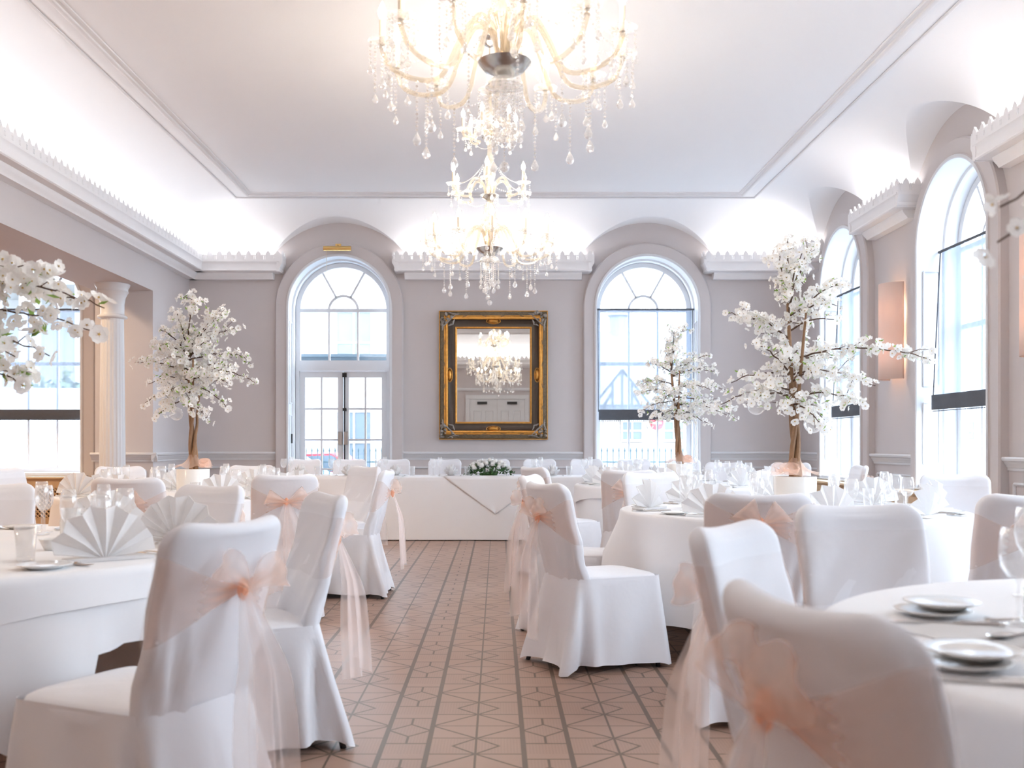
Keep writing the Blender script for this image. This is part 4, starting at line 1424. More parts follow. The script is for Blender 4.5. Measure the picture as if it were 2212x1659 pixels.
def p_fan():
    """pleated linen fan standing on its folded foot"""
    t = empty('fan_napkin', 'x', 'napkin')
    n, R = 12, 0.175
    vs, fs = [], []
    for k in range(n + 1):
        a = PI * (0.04 + 0.92 * k / n)
        o = 0.016 if k % 2 else -0.016
        r = R * (1.0 if k % 2 else 0.93)
        vs += [(0.012 * math.cos(a), o * 0.12, 0.008), (0.5 * r * math.cos(a), o * 0.6, 0.008 + 0.5 * r * math.sin(a)), (r * math.cos(a), o + 0.01, 0.008 + r * math.sin(a))]
    for k in range(n):
        for j in range(2): fs.append((k * 3 + j, k * 3 + 3 + j, k * 3 + 4 + j, k * 3 + 1 + j))
    mb = MB().add(vs, fs)
    o = mb.build('pleated_fan', M['napkin'], t, smooth=False)
    s = o.modifiers.new('thick', 'SOLIDIFY'); s.thickness = 0.004; s.offset = 0
    mb = MB()
    mb.prism([(-0.15, -0.035), (0.15, -0.035), (0.12, 0.05), (-0.12, 0.05)], [], lambda u, v, d: (u, v, 0.0005 + d), 0.011)
    mb.prism([(-0.005, 0.0), (0.06, 0.075), (-0.06, 0.075)], [], lambda u, v, d: (u, v + d, 0.012 + (0.075 - v) * 0.9), 0.004)
    mb.build('folded_foot', M['napkin'], t, smooth=False)
    return t
def p_rose_napkin():
    t = empty('rosette_napkin', 'x', 'napkin')
    rnd = random.Random(4)
    mb = MB()
    for ring, (n, r0, r1, z1) in enumerate(((7, 0.02, 0.085, 0.075), (6, 0.015, 0.06, 0.11), (4, 0.008, 0.035, 0.135))):
        for k in range(n):
            a = 2 * PI * (k + 0.5 * ring) / n
            def fn(u, v):
                w_ = (u - 0.5) * 2 * 0.45 * math.sin(PI * (0.15 + 0.7 * v)) * 1.6
                r = r0 + (r1 - r0) * v ** 0.8
                return (r * math.cos(a + w_), r * math.sin(a + w_), 0.003 + z1 * v ** 1.3 * (1 - 0.25 * (2 * u - 1) ** 2))
            mb.grid(fn, 5, 5)
    o = mb.build('folded_petals', M['napkin'], t, sharp=30)
    s = o.modifiers.new('thick', 'SOLIDIFY'); s.thickness = 0.003
    mb = MB(); mb.lathe([(0.0005, 0.0), (0.05, 0.0), (0.06, 0.006), (0.0005, 0.01)], 12)
    mb.build('folded_foot', M['napkin'], t)
    return t
def p_plate():
    mb = MB(); mb.lathe([(0.0005, 0.0), (0.05, 0.0), (0.055, 0.004), (0.082, 0.012), (0.084, 0.014), (0.080, 0.015), (0.052, 0.008), (0.0005, 0.006)], 32)
    return tag(mb.build('side_plate', M['china'], sharp=0), 'x', 'plate')
def p_knife():
    mb = MB()
    mb.prism([(-0.004, -0.11), (0.004, -0.11), (0.005, -0.02), (0.006, -0.005), (0.010, 0.01), (0.010, 0.085), (0.002, 0.115), (-0.004, 0.11), (-0.004, -0.01)], [], lambda u, v, d: (u, v, 0.001 + d), 0.003)
    mb.tube([(0, -0.11, 0.004), (0, -0.06, 0.005), (0, -0.01, 0.004)], [0.005, 0.006, 0.004], 6)
    return tag(mb.build('table_knife', M['steel'], sharp=40), 'x', 'knife')
def p_fork():
    mb = MB()
    pts = [(0, -0.10 + 0.013 * k, 0.004 + 0.004 * math.sin(k / 10 * PI)) for k in range(11)]
    mb.tube(pts, [0.005, 0.0048, 0.004, 0.0032, 0.0027, 0.0025, 0.0025, 0.003, 0.004, 0.007, 0.011], 6)
    for x in (-0.0085, -0.003, 0.003, 0.0085):
        mb.tube([(x, 0.028, 0.004), (x, 0.055, 0.003), (x, 0.085, 0.006)], [0.0022, 0.002, 0.001], 5)
    return tag(mb.build('table_fork', M['steel'], sharp=40), 'x', 'fork')
def p_spoon():
    mb = MB()
    pts = [(0, -0.10 + 0.013 * k, 0.004 + 0.004 * math.sin(k / 10 * PI)) for k in range(11)]
    mb.tube(pts, [0.005, 0.0048, 0.004, 0.0032, 0.0027, 0.0025, 0.0025, 0.003, 0.003, 0.004, 0.005], 6)
    mb.grid(lambda u, v: (0.019 * v * math.cos(u * 2 * PI), 0.058 + 0.03 * v * math.sin(u * 2 * PI), 0.003 + 0.008 * v * v), 18, 5, cu=True)
    return tag(mb.build('dessert_spoon', M['steel'], sharp=40), 'x', 'spoon')
PR = dict(wine=p_wine(), flute=p_flute(), tumbler=p_tumbler(), fan=p_fan(), rosette=p_rose_napkin(), plate=p_plate(), knife=p_knife(), fork=p_fork(), spoon=p_spoon())
GRP = dict(wine='wine glasses on the tables', flute='champagne glasses on the tables', tumbler='water tumblers on the tables', fan='white fan napkins', rosette='white rosette napkins', plate='white side plates', knife='table knives', fork='table forks', spoon='dessert spoons')
NAMES = dict(wine='clear wine glass', flute='tall slim champagne glass', tumbler='short water tumbler', fan='white pleated fan napkin', rosette='white folded rosette napkin', plate='white side plate', knife='steel table knife', fork='steel table fork', spoon='steel dessert spoon')
def ware(kind, x, y, z, rz, where, sc_=None):
    if not in_view(x, y, z): return None
    lb = (NAMES[kind] + ' ' + where) if not where.startswith('=') else where[1:]
    lb = lb.replace(' at the right edge of the photo, far one on', ' far at the right edge of')
    return place(PR[kind], USED, (x, y, z), rz, lb, GRP[kind], sc_)
SIDES = {0: 'at the right side', 45: 'at the far right', 90: 'at the far side', 135: 'at the far left', 180: 'at the left side', 225: 'at the near left', 270: 'at the near side', 315: 'at the near right'}
def sides_for(angs):
    free, out = dict(SIDES), []
    for a in angs:
        a = a % 360
        k = min(free, key=lambda q: min(abs(a - q), 360 - abs(a - q)))
        out.append(free.pop(k))
    return out
ZT = {'T1': TZ + 0.005, 'T2': TZ + 0.005, 'T3': TZ + 0.001, 'T4': TZ + 0.001, 'T6': TZ + 0.005}
def settings(key, angs, fan_turn=0.0, skip=()):
    x0, y0, R = TABLES[key][:3]
    z = ZT[key]
    sd = sides_for(angs)
    for i, ad in enumerate(angs):
        a = rad(ad)
        er = Vector((math.cos(a), math.sin(a))); et = Vector((-er.y, er.x))       # et: to the guest's right when facing in is -et
        wh = sd[i] + ' of the ' + TNAME[key]
        def at(r, s): return (x0 + er.x * r + et.x * s, y0 + er.y * r + et.y * s)
        rz = a - PI / 2      # local +Y points outwards
        kinds = []
        if (i, 'plate') not in skip: ware('plate', *at(R - 0.17, -0.24), z, 0, wh)
        zk = z
        q_ = (rz + PI / 2) % PI - PI / 2
        ware('fan', *at(R - 0.17, 0), zk, q_ * 0.35 + 0.38 + 0.12 * ((i * 7) % 3 - 1), wh)
        ware('knife', *at(R - 0.16, 0.19), z, rz, wh)
        ware('spoon', *at(R - 0.15, 0.215), z, rz, wh)
        ware('fork', *at(R - 0.16, -0.145), z, rz, wh)
        ware('wine', *at(R - 0.36, 0.16), z, 0, wh)
        ware('flute', *at(R - 0.44, 0.09), z, 0, wh)
        ware('tumbler', *at(R - 0.40, -0.12), z, 0, wh)
settings('T1', [-25, 22, 68, 112, 158, 202, 248, 290])
settings('T3', [-60, -20, 25, 70, 115, 160, 205, 250])
settings('T4', [-135, -92, -48, -8, 35, 80, 125, 178])
settings('T6', [-150, -110, -60, -15, 30, 75, 120, 170])
# near right table, laid plainly
z = ZT['T2']
for i, (x, y, rz, wh) in enumerate(((0.98, 2.24, 0.5, 'beside the menu card'), (0.80, 1.72, 0.3, 'behind the large shaded chair'))):
    ware('plate', x, y, z, 0, wh + ' on the near right table')
    ware('plate', x + 0.03, y + 0.02, z + 0.015, 0, 'stacked on another, ' + wh + ' on the near right table')
    ware('knife', x - 0.02, y - 0.12, z, 1.3, wh + ' on the near right table')
    ware('fork', x + 0.1, y - 0.10, z, 1.7, wh + ' on the near right table')
for x, y, kind, wh in ((1.11, 2.12, 'wine', 'nearest the menu card on the near right table'), (1.25, 2.26, 'wine', 'at the right edge, second on the near right table'), (1.02, 1.86, 'tumbler', 'beside the large napkin on the near right table'),
                       (1.34, 2.52, 'flute', 'at the right edge of the photo, far one on the near right table'), (1.30, 2.05, 'tumbler', 'at the right edge of the near right table')):
    ware(kind, x, y, z, 0, wh)
ware('spoon', 1.04, 1.98, z + 0.0, 2.0, 'lying by the large napkin on the near right table')
ware('fan', 0.90, 1.53, z, 0.5, '=big soft fan napkin at the right edge of the near right table')
mb = MB(); mb.box(-0.105, 0.105, -0.15, 0.15, 0, 0.002)
o = mb.build('menu_card', M['napkin'], smooth=False); o.location = (0.97, 1.98, z + 0.0005); o.rotation_euler = (0, 0, 0.35)
tag(o, 'blank white card lying flat on the near right table', 'menu card')

# jug and small bowls
t = empty('milk_jug', 'small white china jug behind the glasses on the near left table', 'jug', (-1.72, 4.02, ZT['T1']))
mb = MB(); mb.lathe([(0.0005, 0), (0.035, 0.0), (0.042, 0.02), (0.044, 0.07), (0.036, 0.11), (0.037, 0.125), (0.034, 0.125), (0.033, 0.11), (0.04, 0.07), (0.0005, 0.01)], 24)
mb.build('jug_body', M['china'], t, sharp=0)
mb = MB(); mb.tube([(0.04, 0, 0.105), (0.065, 0, 0.10), (0.075, 0, 0.07), (0.062, 0, 0.035), (0.042, 0, 0.03)], 0.005, 8)
mb.build('handle', M['china'], t)
def bowl(x, y, z, label):
    mb = MB(); mb.lathe([(0.0005, 0), (0.025, 0), (0.045, 0.04), (0.043, 0.04), (0.022, 0.005), (0.0005, 0.005)], 20)
    o = mb.build('sugar_bowl', M['china'], sharp=0); o.location = (x, y, z)
    tag(o, label, 'bowl')
bowl(-1.62, 3.62, ZT['T1'], 'small white bowl before the glasses on the near left table')
bowl(2.32, 5.55, ZT['T4'], 'small white dish right of the drum on the tallest tree table')

# head table settings
zh = TZ + 0.006
for i, (x, d) in enumerate(HEADX):
    wh = 'on the head table, ' + d.replace('directly ', '').replace('before the garden door', 'by the door').replace('right of the garden door', 'past the door').replace(' arrangement', '')
    if i != 4:
        ware('rosette', x + 0.12, 12.02, zh, 0.4 * i, wh)
    ware('wine', x - 0.10, 12.12, zh, 0, wh)
    ware('flute', x - 0.02, 12.17, zh, 0, wh)
    ware('tumbler', x + 0.32 if i != 4 else x + 0.5, 12.06, zh, 0, wh)
    ware('knife', x + 0.24, 12.0, zh, 0, wh)
    ware('fork', x - 0.02, 12.0, zh, 0, wh)

# ------------------------------------------------------------------ head table flowers
t = empty('flower_arrangement', 'long low arrangement of white roses and dark leaves on the head table', 'flowers', (-0.10, 12.15, zh))
rnd = random.Random(9)
mb = MB()
for k in range(420):
    a, b = rnd.uniform(0, 2 * PI), rnd.uniform(0, 1) ** 0.5
    x, y = 0.30 * b * math.cos(a), 0.13 * b * math.sin(a)
    z0 = max(0.006, 0.15 * math.sqrt(max(0, 1 - b * b)) * rnd.uniform(0.2, 1.05))
    d = Vector((x * 1.2, y * 1.5, z0 * 0.8 + 0.03)).normalized()
    s = d.orthogonal().normalized(); s.rotate(Matrix.Rotation(rnd.uniform(0, 6.28), 3, d))
    L, w_ = rnd.uniform(0.03, 0.055), rnd.uniform(0.010, 0.016)
    p = Vector((x, y, z0)); u = (d * 0.6 + s * 0.8).normalized(); q = u.cross(d).normalized()
    mb.add([p, p + u * L * 0.5 + q * w_, p + u * L, p + u * L * 0.5 - q * w_], [(0, 1, 2, 3)], 0)
tag(mb.build('foliage', M['darkleaf'], t, smooth=False), kind=None)
mb = MB(); mb.lathe([(0.0005, 0), (0.10, 0), (0.11, 0.03), (0.0005, 0.06)], 16)
mb.build('flower_foam_tray', M['darkleaf'], t)
rose0 = None
def rose_mesh():
    mb = MB()
    for ring, (n, r, h) in enumerate(((3, 0.010, 0.030), (4, 0.018, 0.026), (5, 0.027, 0.018))):
        for k in range(n):
            a = 2 * PI * (k + 0.4 * ring) / n
            def fn(u, v):
                w_ = (u - 0.5) * 2.0 * (PI / n) * 1.3
                rr = r * (0.25 + 0.85 * v ** 0.6)
                return (rr * math.cos(a + w_), rr * math.sin(a + w_), -0.015 + (h + 0.012) * v * (1 - 0.2 * (2 * u - 1) ** 2))
            mb.grid(fn, 5, 5)
    return mb
for k in range(38):
    a, b = k * 2.399, math.sqrt((k + 0.5) / 38)
    x, y = 0.25 * b * math.cos(a), 0.11 * b * math.sin(a)
    z0 = 0.05 + 0.125 * math.sqrt(max(0.0, 1 - b * b)) + rnd.uniform(-0.01, 0.015)
    if rose0 is None:
        o = rose0 = rose_mesh().build('white_rose', M['petal'], t, sharp=30)
    else:
        o = rose0.copy(); COL.objects.link(o); o.parent = t
    o.location = (x, y, z0)
    o.rotation_euler = (-y * 6 + rnd.uniform(-0.3, 0.3) + (0.5 if y < 0 else 0), x * 3, rnd.uniform(0, 6))
    s = rnd.uniform(0.85, 1.25); o.scale = (s, s, s)

# ------------------------------------------------------------------ blossom trees
def blossom(mb, p, d, r, rnd):
    d = d.normalized()
    s = d.orthogonal().normalized(); s.rotate(Matrix.Rotation(rnd.uniform(0, 6.28), 3, d)); q = d.cross(s)
    for k in range(5):
        a = 2 * PI * k / 5
        e = s * math.cos(a) + q * math.sin(a)
        g = s * math.cos(a + PI / 2) + q * math.sin(a + PI / 2)
        w_ = r * 0.56
        up = d * r * rnd.uniform(0.18, 0.5)
        vs = [p + e * r * 0.12, p + e * r * 0.6 + g * w_ + up * 0.4, p + e * r * 1.0 + g * w_ * 0.55 + up, p + e * r * 0.95 - g * w_ * 0.55 + up, p + e * r * 0.6 - g * w_ + up * 0.4, p + e * r * 0.62 + up * 0.25]
        mb.add(vs, [(0, 1, 5), (1, 2, 5), (2, 3, 5), (3, 4, 5), (4, 0, 5)], 0)
    c = p + d * r * 0.12
    vs = [c + s * r * 0.16, c + q * r * 0.16, c - s * r * 0.16, c - q * r * 0.16, c + d * r * 0.22]
    mb.add(vs, [(0, 1, 4), (1, 2, 4), (2, 3, 4), (3, 0, 4)], 1)
def bez(p0, p1, p2, n):
    return [p0 * (1 - s) ** 2 + p1 * 2 * s * (1 - s) + p2 * s * s for s in [k / n for k in range(n + 1)]]
def tree(x, y, z, label, seed, trunk_h, branches, br=0.021, lean=0.0, globes=(), dens=1.0, tuft=0.12):
    """branches: (attach height, dx, dy, tip height)"""
    rnd = random.Random(seed)
    t = empty('blossom_tree', label, 'artificial tree', (x, y, z), 0, 'white blossom trees on the tables')
    DH = 0.195
    mb = MB(); mb.lathe([(0.0005, 0), (0.118, 0), (0.122, 0.004), (0.125, DH - 0.004), (0.122, DH), (0.0005, DH)], 40)
    mb.build('white_drum', M['china'], t, sharp=40)
    mb = MB()
    mb.grid(lambda u, v: ((0.03 + 0.115 * v ** 1.6 + 0.012 * math.sin(u * 2 * PI * 9 + 3) * v) * math.cos(u * 2 * PI), (0.03 + 0.115 * v ** 1.6 + 0.012 * math.sin(u * 2 * PI * 9 + 3) * v) * math.sin(u * 2 * PI), DH + 0.105 * (1 - v) ** 1.5 + 0.006 + 0.012 * v * (1 + math.sin(u * 2 * PI * 5))), 72, 9, cu=True)
    for k in range(4):
        a = rnd.uniform(0, 6.28)
        cx, cy_ = 0.085 * math.cos(a), 0.085 * math.sin(a)
        mb.grid(lambda u, v: (cx + (0.03 + 0.02 * v) * math.cos(u * 2 * PI), cy_ + 0.03 * math.sin(u * 2 * PI) + 0.03 * v, DH + 0.03 + 0.035 * math.sin(v * PI) + 0.02 * math.sin(u * 2 * PI)), 14, 5, cu=True)
    mb.build('organza_wrap', M['organza'], t, sharp=0)
    # twisted stems
    top = trunk_h
    for k in range(3):
        ph = 2 * PI * k / 3 + rnd.uniform(-0.3, 0.3)
        pts, rs = [], []
        n = 26
        Hk = top * (1.0, 0.86, 0.6)[k]
        for i in range(n + 1):
            s = i / n
            zz = DH - 0.01 + Hk * s
            rr = 0.021 * (1 - 0.3 * s) + max(0, s - 0.45) * 0.11 * (0.5 if k == 0 else 1.0)
            a = ph + (min(s * Hk, 0.42)) * 7.5
            pts.append(Vector((lean * s + rr * math.cos(a), rr * math.sin(a), zz)))
            rs.append(0.0195 * (1 - 0.62 * s) * (1.15 if k == 0 else 0.9))
        mb = MB(); mb.tube(pts, rs, 8)
        mb.build('trunk', M['bark'], t)
        if k == 0: main = pts
    def on_trunk(h):
        i = min(len(main) - 1, max(0, int(h / top * (len(main) - 1))))
        return main[i].copy()
    for (h, dx, dy, tz) in branches:
        p0 = on_trunk(h)
        p2 = Vector((dx, dy, tz))
        L = (p2 - p0).length
        p1 = p0.lerp(p2, 0.5) + Vector((0, 0, 0.16 * L + 0.02))
        nseg = max(6, int(L / 0.03))
        pts = bez(p0, p1, p2, nseg)
        for i in range(1, nseg): pts[i] += Vector([rnd.uniform(-1, 1) * 0.006 for _ in range(3)])
        mb = MB(); mb.tube(pts, [0.0052 * (1 - 0.75 * i / nseg) + 0.001 for i in range(nseg + 1)], 5)
        fl, lf = MB(), MB()
        def spray(p, dr, n_, spread):
            for _ in range(n_):
                o = Vector([rnd.gauss(0, 1) for _ in range(3)]) * spread
                o.z *= 0.75
                q = p + o
                d = (o.normalized() + dr * 0.3 + Vector((0, -0.25, 0.15)))
                blossom(fl, q, d, br * rnd.uniform(0.75, 1.25), rnd)
                if rnd.random() < 0.24:
                    u = Vector([rnd.uniform(-1, 1) for _ in range(3)]).normalized(); g = u.orthogonal().normalized() * br * 0.36
                    LL = br * rnd.uniform(1.2, 2.0)
                    lf.add([q, q + u * LL * 0.5 + g, q + u * LL, q + u * LL * 0.5 - g], [(0, 1, 2, 3)], 0)
        for i in range(int(nseg * 0.2), nseg + 1):
            s = i / nseg
            dr = (pts[min(i + 1, nseg)] - pts[i - 1]).normalized()
            c_ = (4.0 if s < 0.75 else 2.4) * dens
            n_ = int(c_) + (rnd.random() < c_ % 1)
            spray(pts[i], dr, n_, 0.034 if s < 0.8 else 0.02)
            if rnd.random() < 0.42 * dens and s < 0.9:
                tw = Vector([rnd.uniform(-1, 1) for _ in range(3)]); tw.z = tw.z * 0.6 + 0.05
                tip = pts[i] + tw.normalized() * rnd.uniform(0.06, 0.13) + dr * 0.04
                mid = pts[i].lerp(tip, 0.5) + Vector((0, 0, 0.012))
                mb.tube([pts[i], mid, tip], [0.0025, 0.002, 0.0012], 4)
                for q in (mid, pts[i].lerp(tip, 0.8), tip): spray(q, tw, 1 + (rnd.random() < 0.8), 0.016)
        b = mb.build('branch', M['twig'], t)
        fl.build('blossoms', [M['petal'], M['stamen']], b, smooth=False)
        if lf.v: lf.build('leaves', M['leaf'], b, smooth=False)
    for (gx, gy, gz, gr, gl) in globes:
        mb = MB()
        a0 = 0.5
        mb.lathe([(gr * math.sin(q), -gr * math.cos(q)) for q in [0.02 + (PI - a0 - 0.02) * k / 14 for k in range(15)]], 22)
        mb.xf(Matrix.Rotation(rad(105), 4, 'X') @ Matrix.Rotation(0.5, 4, 'Y'))
        mb.tube([(0, 0, gr * 0.98), (0.006, 0, gr + 0.012), (0, 0, gr + 0.022), (-0.006, 0, gr + 0.012), (0, 0, gr)], 0.0025, 5)
        mb.tube([(0, 0, gr + 0.02), (0, 0, gr + 0.08)], 0.0012, 4)
        o = mb.build('hanging_glass_globe', M['glass'], sharp=0)
        o.location = (gx, gy, gz)
        tag(o, gl, 'glass globe', 'glass globes hanging in the blossom trees')
    return t
# tallest tree (right)
tree(1.78, 5.95, ZT['T4'], 'tallest white blossom tree, on the drum of the right round table', 21, 1.14,
     [(0.86, -0.42, -0.05, 1.16), (0.80, -0.22, 0.12, 1.15), (0.62, -0.36, 0.1, 0.76), (0.55, -0.50, -0.12, 0.60), (0.50, -0.34, -0.2, 0.62), (0.62, -0.28, -0.1, 0.98),
      (0.72, 0.77, -0.10, 0.88), (0.62, 0.50, 0.05, 0.74), (0.52, 0.38, -0.15, 0.62), (0.45, 0.24, 0.15, 0.52), (0.42, -0.12, -0.2, 0.58), (0.44, 0.10, -0.18, 0.50),
      (0.95, 0.30, 0.06, 1.36), (1.0, 0.22, -0.1, 1.20), (1.05, 0.13, 0.05, 1.60), (1.08, 0.03, -0.04, 1.52), (1.02, -0.10, 0.02, 1.58), (1.0, -0.02, -0.1, 1.38), (0.74, 0.12, 0.2, 0.98), (0.70, -0.10, -0.16, 0.92),
      (0.9, 0.20, -0.1, 1.12), (0.66, 0.30, 0.2, 0.92), (0.58, 0.15, -0.25, 0.80), (1.1, -0.04, 0.0, 1.62)], dens=0.85,
     globes=[(1.47, 5.80, 1.455, 0.046, 'clear glass globe hanging highest at the left of the tallest blossom tree'), (1.545, 5.93, 1.375, 0.052, 'clear glass globe hanging lowest at the left of the tallest blossom tree'), (1.875, 5.9, 1.27, 0.056, 'clear glass globe hanging right of the trunk of the tallest blossom tree'), (2.02, 5.85, 1.56, 0.05, 'clear glass globe among the right boughs of the tallest blossom tree')])
# left tree
tree(-2.36, 7.72, ZT['T3'], 'dense rounded white blossom tree left of the garden door', 22, 1.0,
     [(0.75, -0.45, 0.0, 1.02), (0.62, -0.30, -0.2, 0.70), (0.70, -0.38, 0.1, 0.86), (0.55, -0.30, 0.05, 0.60), (0.82, -0.22, -0.1, 1.14), (0.9, -0.28, 0.1, 1.28),
      (0.8, 0.50, 0.0, 0.86), (0.72, 0.34, -0.2, 0.84), (0.66, 0.30, -0.1, 0.66), (0.85, 0.42, 0.1, 1.06), (0.9, 0.36, -0.05, 1.28), (0.95, 0.22, 0.05, 1.42), (0.98, 0.0, 0.0, 1.57), (0.92, -0.16, 0.08, 1.44), (0.9, 0.26, -0.1, 1.38), (0.92, -0.3, 0.0, 1.16),
      (0.6, 0.04, -0.25, 0.66), (0.5, 0.16, -0.12, 0.56), (0.7, 0.1, -0.28, 0.9), (0.8, -0.06, -0.25, 1.05), (0.7, 0.05, 0.3, 0.9), (0.85, 0.18, -0.2, 1.16), (0.8, -0.2, 0.25, 0.95), (0.65, -0.14, -0.2, 0.78), (0.8, 0.25, 0.25, 1.0)],
     dens=0.95, globes=[(-2.20, 7.55, 1.66, 0.05, 'clear glass globe at the right of the left blossom tree'), (-2.47, 7.5, 1.80, 0.055, 'clear glass globe high in the left blossom tree'), (-2.45, 7.6, 1.38, 0.05, 'clear glass globe low at the left of the left blossom tree')])
# middle tree
tree(1.76, 9.60, ZT['T6'], 'smaller looking white blossom tree before the right back window', 23, 1.05,
     [(0.9, -0.32, 0.0, 1.16), (0.8, -0.40, 0.1, 0.98), (0.72, -0.42, -0.1, 0.86), (0.62, -0.40, 0.05, 0.68), (0.55, -0.30, -0.15, 0.56), (0.7, -0.2, -0.2, 0.76),
      (0.85, 0.30, 0.05, 1.24), (0.85, 0.34, 0.0, 1.08), (0.75, 0.42, -0.1, 0.90), (0.65, 0.55, 0.0, 0.62), (0.6, 0.42, -0.15, 0.66), (0.5, 0.25, -0.2, 0.56), (0.6, 0.2, 0.2, 0.7), (0.75, 0.25, -0.2, 0.9),
      (0.98, -0.05, 0.0, 1.48), (1.0, -0.10, 0.05, 1.36), (0.98, 0.06, 0.0, 1.54), (0.9, -0.08, -0.1, 1.2), (0.9, 0.12, 0.1, 1.16), (0.95, -0.14, 0.0, 1.28), (0.7, 0.0, -0.25, 0.84), (0.55, 0.05, -0.2, 0.6)],
     lean=-0.05, dens=0.85, globes=[(1.63, 9.45, 1.44, 0.05, 'clear glass globe hanging at the left of the middle blossom tree'), (1.88, 9.4, 1.46, 0.05, 'clear glass globe hanging at the right of the middle blossom tree')])
# near left tree, its trunk outside the photo
tree(-2.25, 3.72, ZT['T1'], 'near white blossom tree reaching in from the left edge', 24, 1.0,
     [(0.78, 0.79, -0.02, 0.89), (0.66, 0.74, 0.05, 0.80), (0.80, 0.60, 0.0, 1.02), (0.58, 0.60, -0.05, 0.71), (0.5, 0.47, 0.05, 0.60), (0.6, 0.40, 0.1, 0.72), (0.65, -0.3, 0.0, 0.7), (0.9, -0.3, 0.1, 1.1), (0.98, 0.0, 0.0, 1.35), (0.74, 0.66, 0.15, 0.93)],
     br=0.029, dens=0.42)
# near right tree, only tips of its branches in the photo
tree(1.82, 2.05, ZT['T2'], 'near white blossom tree with only its twig tips in at the right edge', 25, 1.0,
     [(0.85, -0.79, 0.0, 0.80), (0.9, -0.77, 0.03, 0.88), (0.8, -0.74, -0.02, 0.72), (0.9, 0.3, 0.1, 1.1), (0.98, 0.0, 0.0, 1.45), (0.7, 0.4, 0.0, 0.8), (0.8, -0.2, 0.4, 0.9)],
     br=0.022, dens=0.35)
# ------------------------------------------------------------------ outside
mb = MB(); mb.box(-40, 60, YB + 0.5, 70, -0.6, -0.5); mb.box(XR + 0.6, 60, -30, YB + 0.5, -0.6, -0.5); 
struct('ground_outside', mb, M['pavement'], smooth=False)
def house(name, label, x0, x1, y, h, rows, cols, m, wz0=0.8, ww=0.9, wh=1.5, roof=None):
    t = empty(name, label, 'building', (0, y, -0.5))
    mb = MB(); mb.box(x0, x1, 0, 6, 0, h)
    mb.build('facade', m, t, smooth=False)
    for r in range(rows):
        for c_ in range(cols):
            cx = x0 + (x1 - x0) * (c_ + 0.5) / cols
            z0 = wz0 + r * 3.0
            mb = MB(); mb.box(cx - ww / 2, cx + ww / 2, -0.03, 0.05, z0, z0 + wh)
            wn = mb.build('house_window', M['winglass'], t, smooth=False)
            mb = MB()
            for a, b, c0, d in ((cx - ww / 2 - 0.06, cx + ww / 2 + 0.06, z0 - 0.08, z0), (cx - ww / 2 - 0.06, cx + ww / 2 + 0.06, z0 + wh, z0 + wh + 0.08), (cx - 0.03, cx + 0.03, z0, z0 + wh * 0.5 - 0.03), (cx - 0.03, cx + 0.03, z0 + wh * 0.5 + 0.03, z0 + wh), (cx - ww / 2 - 0.06, cx - ww / 2, z0, z0 + wh), (cx + ww / 2, cx + ww / 2 + 0.06, z0, z0 + wh), (cx - ww / 2, cx + ww / 2, z0 + wh / 2 - 0.03, z0 + wh / 2 + 0.03)):
                mb.box(a, b, -0.06, -0.03, c0, d)
            mb.build('house_window_frame', M['render_w'], wn, smooth=False)
    if roof:
        mb = MB(); rz = h + roof
        mb.add([(x0 - 0.3, -0.4, h), (x1 + 0.3, -0.4, h), (x1 + 0.3, 6.4, h), (x0 - 0.3, 6.4, h), (x0, 3, rz), (x1, 3, rz)], [(0, 1, 5, 4), (2, 3, 4, 5), (1, 2, 5), (3, 0, 4), (0, 3, 2, 1)])
        mb.build('roof', M['slate'], t, smooth=False)
    return t
# brick house with a half-timbered gable and a cupola, beyond the right back window
t = house('brick_house', 'pale brick house with steep grey roof beyond the right back window', 1.0, 17.0, 32.0, 2.9, 1, 12, M['brick'], wz0=1.8, ww=0.6, wh=0.55, roof=2.7)
mb = MB(); gx, gw = 3.9, 0.95
mb.add([(gx - gw, -0.9, 2.8), (gx + gw, -0.9, 2.8), (gx, -0.9, 3.98), (gx - gw, 3, 2.8), (gx + gw, 3, 2.8), (gx, 3, 3.98)], [(0, 1, 2), (3, 5, 4), (0, 2, 5, 3), (1, 4, 5, 2), (0, 3, 4, 1)])
gb = mb.build('gable', M['render_w'], t, smooth=False)
mb = MB()
for a, b in (((gx - gw, 2.8), (gx, 3.98)), ((gx + gw, 2.8), (gx, 3.98)), ((gx - gw, 2.85), (gx + gw, 2.85)), ((gx, 2.8), (gx, 3.9)), ((gx - 0.3, 2.8), (gx - 0.3, 3.55)), ((gx + 0.3, 2.8), (gx + 0.3, 3.55)), ((gx - 0.6, 2.8), (gx - 0.3, 3.3)), ((gx + 0.6, 2.8), (gx + 0.3, 3.3))):
    mb.tube([(a[0], -0.95, a[1]), (b[0], -0.95, b[1])], 0.035, 4)
mb.build('gable_timbers', M['timber'], gb, smooth=False)
mb = MB(); mb.lathe([(0.32, 5.2), (0.32, 6.1), (0.42, 6.15), (0.3, 6.4), (0.12, 6.6), (0.03, 7.0), (0.0005, 7.2)], 8, (4.26, 3, 0))
mb.build('cupola', M['slate'], t, smooth=False)
house('white_villa', 'white rendered building across the street beyond the garden door', -9.5, -1.2, 30.0, 7.5, 2, 4, M['render_w'], ww=1.0, wh=1.8)
t = empty('porch_canopy', 'flat grey porch canopy outside the garden door', 'canopy', (-2.19, 15.4, 0))
mb = MB(); mb.box(-1.6, 1.6, -0.5, 2.0, 2.36, 2.45); mb.box(-1.7, 1.7, -0.6, 2.1, 2.45, 2.49)
mb.build('canopy_slab', M['grey_post'], t, smooth=False)
for s in (-1.5, 0.33):
    mb = MB(); mb.tube([(s, 1.9, -0.5), (s, 1.9, 2.36)], 0.06, 10)
    mb.build('canopy_post', M['grey_post'], t)
